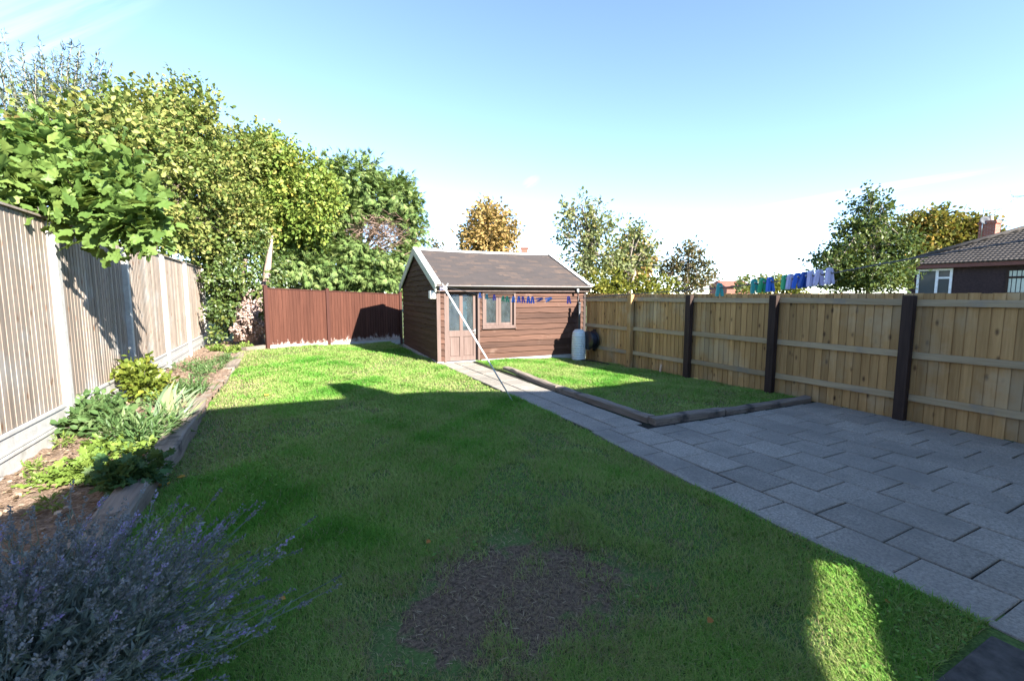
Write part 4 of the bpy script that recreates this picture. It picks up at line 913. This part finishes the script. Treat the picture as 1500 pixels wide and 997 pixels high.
tree('lime_hedge', bz(pt(900, 440, 16)), 'yellow green leafy hedge showing just above the pine fence by the shed', 'hedge',
     clump_px([(872, 420, 15, 18, 14), (905, 418, 15.5, 24, 16), (945, 416, 16, 24, 16), (975, 420, 16.5, 18, 12), (885, 435, 15.4, 40, 14), (940, 436, 16, 40, 14)]), 620, 6, T_OVAL, .13, M['l_hedge'], .3, (.05, .03), lumpk=6, limbs=False)
tree('glossy_tree', bz(pt(1280, 440, 13)), 'dark glossy leaved tree with pointed top in front of the far house', 'tree',
     clump_px([(1275, 312, 13, 22, 22), (1280, 340, 13, 38, 26), (1248, 345, 13, 20, 18), (1310, 350, 13, 22, 22), (1270, 375, 13, 58, 28), (1220, 385, 13, 26, 22), (1308, 385, 13, 22, 22), (1265, 412, 13, 66, 24), (1215, 415, 13, 30, 18), (1305, 415, 13, 22, 18), (1275, 292, 13, 10, 12)]),
     2200, 6, T_OVAL, .095, M['l_holly'], .30, (.10, .05), 'bark_grey', pt(1278, 310, 13), 5, up=.4, shell=.25, twigs=160)
tree('turning_tree', bz(pt(1375, 440, 34)), 'big round tree turning gold behind the far house roof', 'tree',
     clump_px([(1370, 345, 34, 40, 32), (1340, 340, 34, 26, 26), (1405, 335, 34, 36, 26), (1375, 325, 34, 32, 20), (1345, 375, 34, 30, 26), (1420, 350, 34, 26, 26), (1385, 370, 34, 34, 26)]), 2000, 5, T_OVAL, .30, M['l_autumn_g'], .7, (.3, .12), lumpk=6)
tree('low_bush', bz(pt(1150, 440, 20)), 'low mixed bush just showing behind the row of pegs', 'bush', clump_px([(1130, 424, 20, 20, 12), (1165, 422, 20, 24, 14), (1105, 426, 20, 14, 8)]), 260, 5, T_OVAL, .14, M['l_hedge'], .3, (.05, .03), lumpk=5, limbs=False)
tree('wispy_tree', bz(pt(1118, 440, 40)), 'distant wispy trees far beyond the row of pegs', 'tree', clump_px([(1115, 412, 40, 8, 10), (1090, 416, 40, 12, 8), (1140, 414, 40, 12, 8)]), 160, 5, T_OVAL, .28, M['l_birch'], .5, (.12, .06), lumpk=4)

def tiled(name, dark, light):
    s = NT(name); v = s.coord(); sp = s.add('ShaderNodeSeparateXYZ'); s.link(v, sp.inputs[0])
    n1 = s.noise(v, 1.4, 5, .6); n2 = s.noise(v, 14, 5, .8)
    c = s.ramp(n2, [(.3, dark), (.62, light), (.80, tuple(min(1, q*2.2) for q in light))])
    c = s.val(c, s.math('ADD', s.math('MULTIPLY', n1, .6), .7)); return s.pbr(c, .8, .25)
M['tile'] = tiled('brown_roof_tile', (.034, .030, .027), (.072, .062, .054))
M['tile_far'] = tiled('red_roof_tile', (.20, .075, .05), (.30, .12, .085))
M['tile_hang'] = tiled('dark_hung_tile', (.028, .018, .02), (.055, .035, .036))
M['upvc'] = plain('white_window_frame', (.78, .80, .82), .35, .5)
M['far_glass'] = NT('far_glass').pbr((.07, .085, .10), .08, .6)
# far house: front wall faces the garden
hx = 22.0
def tile_roof(mb, o, u, s_, L0, L1, rows_n, off0=0, off1=0, step=.02, wave=.125):
    """roof plane from eave point o along u (length L0..), rising along s_ ; rolls and courses modelled"""
    o, u, s_ = map(lambda q: np.array(q, float), (o, u, s_)); nrm = unit(np.cross(u, s_)); nrm = nrm if nrm[2] > 0 else -nrm
    Ls = np.linalg.norm(s_); su = s_/Ls
    for r in range(rows_n):
        a, b = r/rows_n, (r+1)/rows_n
        x0, x1 = off0*a, L0-off1*a
        n = max(2, int((x1-x0)/(wave/4))); xs = np.linspace(x0, x1, n+1)
        hgt = .018*np.abs(np.sin(xs*pi/wave)); t = rng.random()
        lo = [o+u*x+su*Ls*a+nrm*(h+step) for x, h in zip(xs, hgt)]; hi = [o+u*x+su*Ls*b+nrm*(h) for x, h in zip(xs, hgt)]; dn = [o+u*x+su*Ls*a-nrm*.02 for x in xs]
        m = n+1
        mb.raw(lo+hi+dn, [(i, i+1, m+i+1, m+i) for i in range(n)]+[(2*m+i, 2*m+i+1, i+1, i) for i in range(n)], t)
fh = thing('far_house', (hx, 3.0, -.1), 'far house with brown tiled hipped roof and dark hung tiles beyond the pine fence', 'house')
ye, ys_ = 9.3, -4.0; ez = 2.88; rzv = 4.72
mb = MB(); mb.box((hx, ys_, -.1), (hx+7, ye-.35, 2.82)); mb.build('wall', M['tile_hang'], fh, True)
mb = MB(); tile_roof(mb, (hx-.35, ye, ez), (0, -1, 0), (3.85, 0, rzv-ez), ye-ys_, 0, 22, 4.2, 0)
tile_roof(mb, (hx+7.35, ye, ez), (-1, 0, 0), (0, -4.2, rzv-ez), 7.7, 0, 14, 3.85, 3.85)
mb.raw([(hx+3.5, ye-4.2, rzv), (hx+3.5, ys_, rzv), (hx+7.35, ys_, ez), (hx+7.35, ye, ez)], [(0, 1, 2, 3)])
rf = mb.build('roof', M['tile'], fh, True)
mb = MB(); mb.tube([(hx+3.5, ye-4.2, rzv+.05), (hx+3.5, ys_, rzv+.05)], .10, 8); mb.tube([(hx-.35, ye, ez+.05), (hx+3.5, ye-4.2, rzv+.06)], .09, 8); mb.tube([(hx+7.35, ye, ez+.05), (hx+3.5, ye-4.2, rzv+.06)], .09, 8); mb.build('ridge_tiles', M['tile'], rf, True)
MB().box((hx-.30, ys_, ez-.16), (hx-.27, ye, ez-.02)).build('fascia', plain('red_brown_fascia', (.16, .06, .045), .6), fh, True)
MB().box((hx-.27, ys_, ez-.14), (hx, ye, ez-.12)).build('soffit', M['upvc'], fh, True)
cp = pt(1449, 338, 25.5); mb = MB(); mb.box((cp[0]-.34, cp[1]-.34, cp[2]-1.2), (cp[0]+.34, cp[1]+.34, cp[2]+.36)); mb.box((cp[0]-.39, cp[1]-.39, cp[2]+.36), (cp[0]+.39, cp[1]+.39, cp[2]+.46)); mb.box((cp[0]-.36, cp[1]-.36, cp[2]+.46), (cp[0]+.36, cp[1]+.36, cp[2]+.54))
ch = mb.build('chimney', M['brick'], rf, True)
mb = MB(); mb.lathe([(.14, .54), (.15, .58), (.11, .72), (.14, .82), (.10, .83)], cp, 12); mb.build('chimney_pot', plain('clay_pot', (.45, .36, .28), .8), ch, True)
ac = cp+_rt*-.42; mb = MB(); mb.tube([ac+[0, 0, -.8], ac+[0, 0, 1.25]], .02, 6); mb.tube([ac+[0, 0, 1.1]-_rt*.05, ac+[0, 0, 1.2]+_rt*1.0], .012, 5)
for q in np.linspace(.05, .95, 5): mb.tube([ac+[0, 0, 1.1+.1*q]+_rt*q-_fw*.18, ac+[0, 0, 1.1+.1*q]+_rt*q+_fw*.18], .007, 4)
mb.build('aerial', M['spring'], rf, True)
dm = Matrix.Rotation(R_(75), 4, 'X'); MB().lathe([(.02, 0), (.14, .02), (.24, .07), (.235, .08), (.13, .035), (.02, .015)], ac+[0, -.05, .55], 18, mat=Matrix.Rotation(R_(-40), 4, 'Z') @ dm).build('satellite_dish', plain('grey_dish', (.10, .105, .115), .7, .1), rf, True)
def far_window(ya, yb, za, zb, blind=False, frame='upvc'):
    mb = MB(); e = .07; x0, x1 = hx-.05, hx+.02
    mb.box((x0, ya, za), (x1, yb, za+e)); mb.box((x0, ya, zb-e), (x1, yb, zb)); mb.box((x0, ya, za+e), (x1, ya+e, zb-e)); mb.box((x0, yb-e, za+e), (x1, yb, zb-e))
    sp = ya+(yb-ya)*.42; mb.box((x0, sp-.04, za+e), (x1, sp+.04, zb-e)); zm = zb-(zb-za)*.34
    mb.box((x0, ya+e, zm-.035), (x1, sp-.04, zm+.035)) if not blind else mb.box((x0, ya+e, zm-.035), (x1, yb-e, zm+.035))
    f = mb.build('window', M[frame], fh, True)
    MB().box((hx-.012, ya+e, za+e), (hx-.004, yb-e, zb-e)).build('pane', M['far_glass'], f, True)
    if blind:
        mb = MB()
        for q in np.arange(ya+.1, yb-.1, .11): mb.box((hx-.03, q, za+.08), (hx-.022, q+.085, zb-.08))
        mb.build('blind', plain('pale_blind', (.55, .60, .52), .8), f, True)
far_window(7.62, 8.66, 1.70, 2.70); far_window(4.9, 6.23, 1.74, 2.62, True, 'post_dark')
an_ = thing('roof_aerial', pt(1500, 440, 20)*[1, 1, 0], 'thin television aerial reaching in from the right edge against the sky', 'aerial')
b0 = pt(1530, 330, 20); mb = MB(); mb.tube([np.array(an_.location), b0*[1, 1, 0]+[0, 0, 3.0], b0*[1, 1, 0]+[0, 0, pt(1530, 285, 20)[2]]], .03, 6); mb.build('mast', M['spring'], an_, True)
a0, a1 = pt(1483, 288, 20), pt(1560, 284, 20); mb = MB(); mb.tube([a0, a1], .016, 5)
for q in (-1, 1): mb.tube([a0, a0+(a1-a0)*-.03+_up*.26*q*-1, ], .010, 4); mb.tube([a0+(a1-a0)*.02, a0+(a1-a0)*.03+_up*.15*q], .010, 4)
for q in np.linspace(.2, .95, 5): mb.tube([a0+(a1-a0)*q-_fw*.25, a0+(a1-a0)*q+_fw*.25], .008, 4)
mb.build('antenna', M['spring'], an_, True)
def cottage(cpx, d, wpx, ridge_y, eave_y, label, chim=None):
    c = pt(cpx, 431, d); wd = wpx*d/FPX/2; zr, ze = pt(cpx, ridge_y, d)[2], pt(cpx, eave_y, d)[2]
    t = thing('distant_house', (c[0], c[1], -.1), label, 'house', rz=-YAW)
    MB().box((-wd, -2.5, 0), (wd, 2.5, ze+.1)).build('wall', M['brick'], t)
    mb = MB(); mb.prism([(-wd-.2, -2.8, ze), (-wd-.2, 2.8, ze), (-wd-.2, 0, zr+.1)], (2*wd+.4, 0, 0)); rf = mb.build('roof', M['tile_far'], t)
    if chim is not None:
        mb = MB(); u_ = (chim[0]-cpx)*d/FPX; zt = pt(cpx, chim[1], d)[2]; mb.box((u_-.35, -.35, zr-.8), (u_+.35, .35, zt-.15)); mb.box((u_-.42, -.42, zt-.15), (u_+.42, .42, zt)); mb.build('chimney', M['brick'], rf)
cottage(1068, 58, 34, 411, 420, 'distant red roofed house seen over the pine fence by the teal peg')
cottage(735, 48, 110, 378, 400, 'distant house whose brick chimney shows above the shed ridge', chim=(768, 362))

# ---------------------------------------------------------------- bed plants
def plant(name, at, label, T, cl, n, per, size, mat, spray=.12, up=.4, cat='plant', stems=True, lumpk=4, group=None, flat=.7, nm='foliage'):
    b = gp(*at); t = thing(name, (b[0], b[1], .10), label, cat, group); base = np.array(t.location); cl = [(np.array(c_)*.82, np.array(r_)*.82) for c_, r_ in cl]; size *= .85
    C = [(base+np.array(c_), np.array(r_)) for c_, r_ in cl]; sub = lumps(C, lumpk) if lumpk else C
    P, D, O, (tb, td, tl), tw = sprays(sub, n, per, spray, up, .3, .5); P[:, 2] = np.maximum(P[:, 2], .11); k = len(P)
    leaves(nm, T, P, D*.5+O*.4+rng.normal(size=(k, 3))*.4, O*.4+[0, 0, flat]+rng.normal(size=(k, 3))*.35, size*rng.uniform(.6, 1.25, k), np.clip(tw*.5+rng.random(k)*.5, 0, 1), mat, t)
    if stems:
        mb = MB()
        for i in rng.choice(n, min(n, 70), False): mb.tube([base+rng.normal(size=3)*[.05, .05, 0], (base+tb[i])/2+[0, 0, .03], tb[i]+td[i]*tl[i]*.6], [.006, .004, .002], 4, cap=False)
        mb.build('stem', M['bark_grey'], t, True)
    return t
plant('flowering_shrub', (212, 585, .1), 'yellow green leafy shrub with pale flower heads against the old fence', T_OVAL, [((0, 0, .30), (.36, .40, .26)), ((-.1, .15, .48), (.26, .32, .18)), ((.12, -.1, .2), (.3, .3, .15))], 330, 5, .115, M['l_shrub'], .16, .3, 'shrub')
sg_ = plant('sage_plant', (150, 625, .1), 'soft grey green sage clump spreading at the foot of the fence', T_OVAL, [((0, 0, .14), (.36, .42, .16)), ((.25, -.35, .12), (.3, .3, .13)), ((-.2, .3, .2), (.25, .3, .16))], 300, 6, .115, M['l_sage'], .16, .5)
plant('sage_plant', (192, 655, .1), 'lower grey green leafy clump between the sage and the timber edging', T_LANCE, [((0, 0, .12), (.30, .34, .12)), ((.15, .25, .10), (.25, .3, .1))], 220, 6, .15, M['l_sage'], .16, .5)
plant('geranium_plant', (190, 712, .12), 'dark green lobed geranium spilling over the timber edging in the shade', T_GERAN, [((0, 0, .13), (.26, .34, .13)), ((.12, .05, .10), (.22, .26, .10))], 130, 3, .125, M['l_geran'], .10, .6, stems=False)
plant('lady_mantle', (118, 700, .12), 'pale lime lobed leaf plant in the sun beside the geranium', T_GERAN, [((0, 0, .08), (.24, .26, .08))], 90, 3, .10, M['l_lime'], .10, .6, stems=False)
for at, lab in (((60, 745, .1), 'small pale weed in bare soil near the lavender'), ((95, 650, .1), 'small weed close to the first concrete post'), ((40, 690, .1), 'tiny weed tuft at the fence foot by the left edge')):
    plant('weed_tuft', at, lab, T_LANCE, [((0, 0, .03), (.10, .10, .03))], 26, 4, .07, M['l_lime'], .06, .6, 'weed', False, 2, 'weeds in the bare soil')
def swords(name, at, label, n, h, spread_, mat, lean=(0, 0), size_w=1.0, cat='plant', zb=.10):
    b = gp(*at); t = thing(name, (b[0], b[1], zb), label, cat); base = np.array(t.location)
    d = unit(np.stack([rng.normal(lean[0], spread_, n), rng.normal(lean[1], spread_, n), np.ones(n)], 1))
    T = (T_SWORD[0]*[size_w, 1, 1.6], T_SWORD[1])
    leaves('foliage', T, base+rng.normal(size=(n, 3))*[.06, .06, 0], d, np.stack([rng.normal(0, 1, n), rng.normal(0, 1, n), np.full(n, .8)], 1), h*rng.uniform(.5, 1.15, n), rng.random(n), mat, t); return t
swords('iris_plant', (236, 622, .1), 'pale sword leaved iris clump leaning over the timber edging', 46, .52, .28, M['l_iris'], (.55, .15), 1.5)
swords('iris_plant', (262, 622, .1), 'smaller fan of green sword leaves right beside the iris', 40, .40, .35, M['l_iris'], (.45, .2), 1.1)
swords('grass_clump', (330, 497, .1), 'tall arching grass clump at the end of the old fence', 120, .80, .32, M['l_iris'], (0, -.1), 1.1)
plant('weed_patch', (165, 660, .1), 'low green ground cover filling the soil between the sage and the timber edging', T_OVAL, [((0, 0, .04), (.45, .5, .06)), ((.2, .7, .04), (.35, .5, .06))], 200, 5, .075, M['l_lime'], .10, .5, 'weeds', False)
plant('weed_patch', (75, 705, .1), 'thin low weeds in the sunny soil near the left edge', T_OVAL, [((0, 0, .03), (.3, .4, .04))], 110, 4, .06, M['l_lime'], .08, .5, 'weeds', False)
plant('weed_patch', (250, 590, .1), 'straggling green weeds behind the iris leaves', T_LANCE, [((0, 0, .06), (.4, .7, .09)), ((.1, .9, .06), (.35, .6, .08))], 220, 5, .11, M['l_sage'], .12, .5, 'weeds', False)
swords('grass_clump', (288, 575, .1), 'low wispy grass tuft at the sunny bed edge', 90, .30, .6, M['l_sage'], (.2, 0), 1.0)
plant('weed_patch', (300, 548, .1), 'low straggling weeds in the sunny far part of the bed', T_LANCE, [((0, 0, .06), (.35, .8, .07)), ((-.4, .9, .06), (.4, .7, .07)), ((.1, 2.2, .05), (.3, .9, .06))], 420, 5, .10, M['l_sage'], .12, .5, 'weeds', False)
plant('weed_patch', (345, 515, .1), 'low green weeds near the reddish timber at the far corner', T_OVAL, [((0, 0, .06), (.35, .6, .07)), ((.3, .5, .06), (.3, .4, .06)), ((-.5, .3, .06), (.3, .5, .08))], 220, 5, .08, M['l_lime'], .12, .5, 'weeds', False)
# crumbs of bark and dry leaf on the soil
n = 2600; x = rng.uniform(-2.38, -1.32, n); y = rng.uniform(3.2, 14.5, n)
M['litter'] = leafmat('soil_litter', [(0, (.08, .055, .035)), (.6, (.24, .17, .11)), (1, (.42, .33, .24))], .05, .02)
tag(leaves('leaf_litter', T_OVAL, np.stack([x, y, .115+.03*np.sin(x*7+y*3)*np.sin(y*5.1)-.03*(x < -2.2)+rng.random(n)*.01], 1), rdir(n)*[1, 1, .2], [0, 0, 1]+rdir(n)*.5, rng.uniform(.02, .06, n), rng.random(n), M['litter']), 'dry leaf and bark litter strewn over the bed soil', 'leaf litter', kind='stuff')
# lavender
lv = thing('lavender_bush', (-1.0, 2.25, .05), 'big grey lavender bush in faded purple flower filling the near left corner', 'lavender')
base = np.array(lv.location); n = 1100
hd = unit(np.stack([rng.normal(-.02, .56, n), rng.normal(.0, .72, n), rng.uniform(.25, 1.1, n)], 1)); L_ = rng.uniform(.55, .95, n)
st0 = base+np.stack([rng.normal(0, .16, n), rng.normal(0, .22, n), np.full(n, .02)], 1); tip = st0+hd*L_[:, None]; tip[:, 2] -= .10*L_*np.hypot(hd[:, 0], hd[:, 1]); tip[:, 2] = np.clip(tip[:, 2], .10, .62)
mid = (st0+tip)/2; mid[:, 2] += .05
mb = MB()
V, lp_, ss_ = [], [], []
for i in range(n): mb.tube([st0[i], mid[i], tip[i]], [.0022, .0020, .0016], 3, cap=False)
mb.build('stem', M['l_lavg'], lv, True)
P_, D_, N_, S_, T_ = [], [], [], [], []
for i in range(n):
    d = unit(tip[i]-mid[i]); k = rng.integers(26, 40); tt = np.linspace(0, .085, k)*rng.uniform(.6, 1.3); rr = rdir(k)
    P_.append(tip[i]+d*tt[:, None]-d*.03+rr*.0045); D_.append(d*.9+rr*.8); N_.append(rdir(k)); S_.append(rng.uniform(.009, .015, k)); fl_ = rng.random() < .12; T_.append(np.clip(rng.random(k)*(.55 if not fl_ else .45)+(.55 if fl_ else 0), 0, 1))
leaves('flower_spike', T_OVAL, np.concatenate(P_), np.concatenate(D_), np.concatenate(N_), np.concatenate(S_), np.concatenate(T_), M['l_lavf'], lv)['kind'] = 'stuff'
k = 27000; i = rng.integers(0, n, k); t_ = rng.random((k, 1))**1.2*.80; P = np.where(t_ < .5, st0[i]+(mid[i]-st0[i])*t_*2, mid[i]+(tip[i]-mid[i])*(t_-.5)*2)
d = unit(tip[i]-st0[i]); leaves('foliage', T_LANCE, P+rng.normal(size=(k, 3))*.012, d*.7+rdir(k)*.6, rdir(k), rng.uniform(.03, .065, k), rng.random(k), M['l_lavg'], lv)
ls_ = thing('lavender_sprig', gp(320, 940, .05), 'single long thin lavender stalk arching out over the lawn', 'stalk')
a, b_ = gp(330, 945, .14), gp(500, 842, .10); pth_ = [np.array(ls_.location), a, a*.5+b_*.5+[0, 0, .02], b_]
mb = MB(); mb.tube(pth_, [.003, .003, .0025, .002], 5)
mb.tube([a*.75+b_*.25+[0, 0, .01], a*.72+b_*.28+[.02, .10, .02]], .002, 4); mb.build('stalk', M['l_lavg'], ls_, True)
k = 60; tt = rng.random(k); tt = np.concatenate([tt[:30]*.12+.9, .30+tt[30:]*.04]); P = a+(b_-a)*tt[:, None]; leaves('floret', T_OVAL, P+rng.normal(size=(k, 3))*.004, unit(b_-a)*.6+rdir(k), rdir(k), rng.uniform(.008, .016, k), rng.random(k)*.6, M['l_lavf'], ls_)['kind'] = 'stuff'

# fallen leaves
M['fallen'] = leafmat('fallen_leaf', [(0, (.30, .12, .03)), (1, (.48, .26, .05))], .1, .05)
for at, sz, lab in (((1043, 905), .05, 'small yellow fallen leaf on the lawn near the patio corner'), ((250, 706), .10, 'large tan fallen leaf beside the geranium'), ((272, 697), .08, 'orange fallen leaf a step right of the large tan one'),
                    ((387, 579), .09, 'orange fallen leaf in the sun near the shadow edge'), ((408, 875), .045, 'small tan fallen leaf near the lavender stalk'), ((1297, 880), .04, 'pale fallen leaf on the shaded grass beside the sunny patch'), ((630, 790), .05, 'pale fallen leaf on the far rim of the bare patch')):
    p = gp(*at, .045); t = thing('fallen_leaf', p, lab, 'leaf', 'leaves fallen on the lawn'); leaves('blade', T_OVAL, [np.zeros(3)], rdir(1)*[1, 1, .1], [[.25, -.3, 1]], [sz], [rng.random()], M['fallen'], t, False)

# ---------------------------------------------------------------- the house behind the camera (its roofline shades the lawn)
HY = -.80
kx, ky = sin(SUN_AZ)/tan(SUN_EL), cos(SUN_AZ)/tan(SUN_EL)
def up_wall(x, y):
    h = (y-HY)/ky; return (x+kx*h, HY, h)
prof = [up_wall(*q) for q in [(-2.03, 4.76), (-1.62, 5.5), (-1.36, 6.3)]+[tuple(gp(*q)[:2]) for q in ((300, 602), (400, 592), (505, 584), (474, 563), (508, 563), (545, 571), (577, 579), (640, 574), (740, 574), (792, 574), (850, 569), (958, 561))]]
prof += [(13.0, HY, prof[-1][2])]
poly = [(prof[0][0]-.02, HY, -.12), (13.0, HY, -.12)]
hole_g = [tuple(gp(*q, .02)[:2]) for q in ((1158, 806), (1224, 820), (1258, 900), (1290, 997), (1312, 1070), (1188, 1070), (1176, 990), (1160, 900))]
hole = [up_wall(*q) for q in hole_g]  # slanted opening added to the unseen wall, shaped to throw the sunlit strip
hs = thing('bounce_white_house', (6, HY, -.1), 'unseen house standing behind the viewer, its wall made white to bounce light, its shadow lying across the lawn', 'house')
import bmesh
bm = bmesh.new(); th_ = .10
def ring(pts): return [bm.verts.new(p) for p in pts]
outer = ring(poly[:1]+[prof[i] for i in range(len(prof))]+poly[1:]); inner = ring(hole)
ed = [bm.edges.new((r[i], r[(i+1) % len(r)])) for r in (outer, inner) for i in range(len(r))]
bmesh.ops.triangle_fill(bm, use_beauty=True, use_dissolve=False, edges=ed)
g = bmesh.ops.extrude_face_region(bm, geom=bm.faces[:])
bmesh.ops.translate(bm, verts=[v_ for v_ in g['geom'] if isinstance(v_, bmesh.types.BMVert)], vec=(0, -th_, 0))
bmesh.ops.translate(bm, verts=bm.verts, vec=(-6, -HY, .1)); bmesh.ops.recalc_face_normals(bm, faces=bm.faces)
me = bpy.data.meshes.new('wall'); bm.to_mesh(me); M['render'] = plain('bounce_white', (.80, .79, .76), .9, .2, 0, .04); new_obj('wall', me, M['render'], hs)  # white chosen so the unseen wall bounces light into the near shade
mb = MB(); mb.box((12.9, HY-6, -.1), (13.0, HY-.1, 5.0)); mb.box((prof[0][0], HY-.5, -.1), (prof[0][0]+.1, HY-.1, 3.3)); mb.build('side_wall', M['render'], hs, True)
for a, b_, za, zb in ((5.2, 6.8, .9, 2.1), (8.0, 9.6, .2, 2.1), (5.2, 6.6, 3.3, 4.4), (8.2, 9.6, 3.3, 4.4)):
    mb = MB(); mb.box((a, HY, za), (b_, HY+.04, za+.08)); mb.box((a, HY, zb-.08), (b_, HY+.04, zb)); mb.box((a, HY, za+.08), (a+.08, HY+.04, zb-.08)); mb.box((b_-.08, HY, za+.08), (b_, HY+.04, zb-.08)); f = mb.build('window', M['upvc'], hs, True)
    MB().box((a+.08, HY+.004, za+.08), (b_-.08, HY+.014, zb-.08)).build('pane', M['far_glass'], f, True)
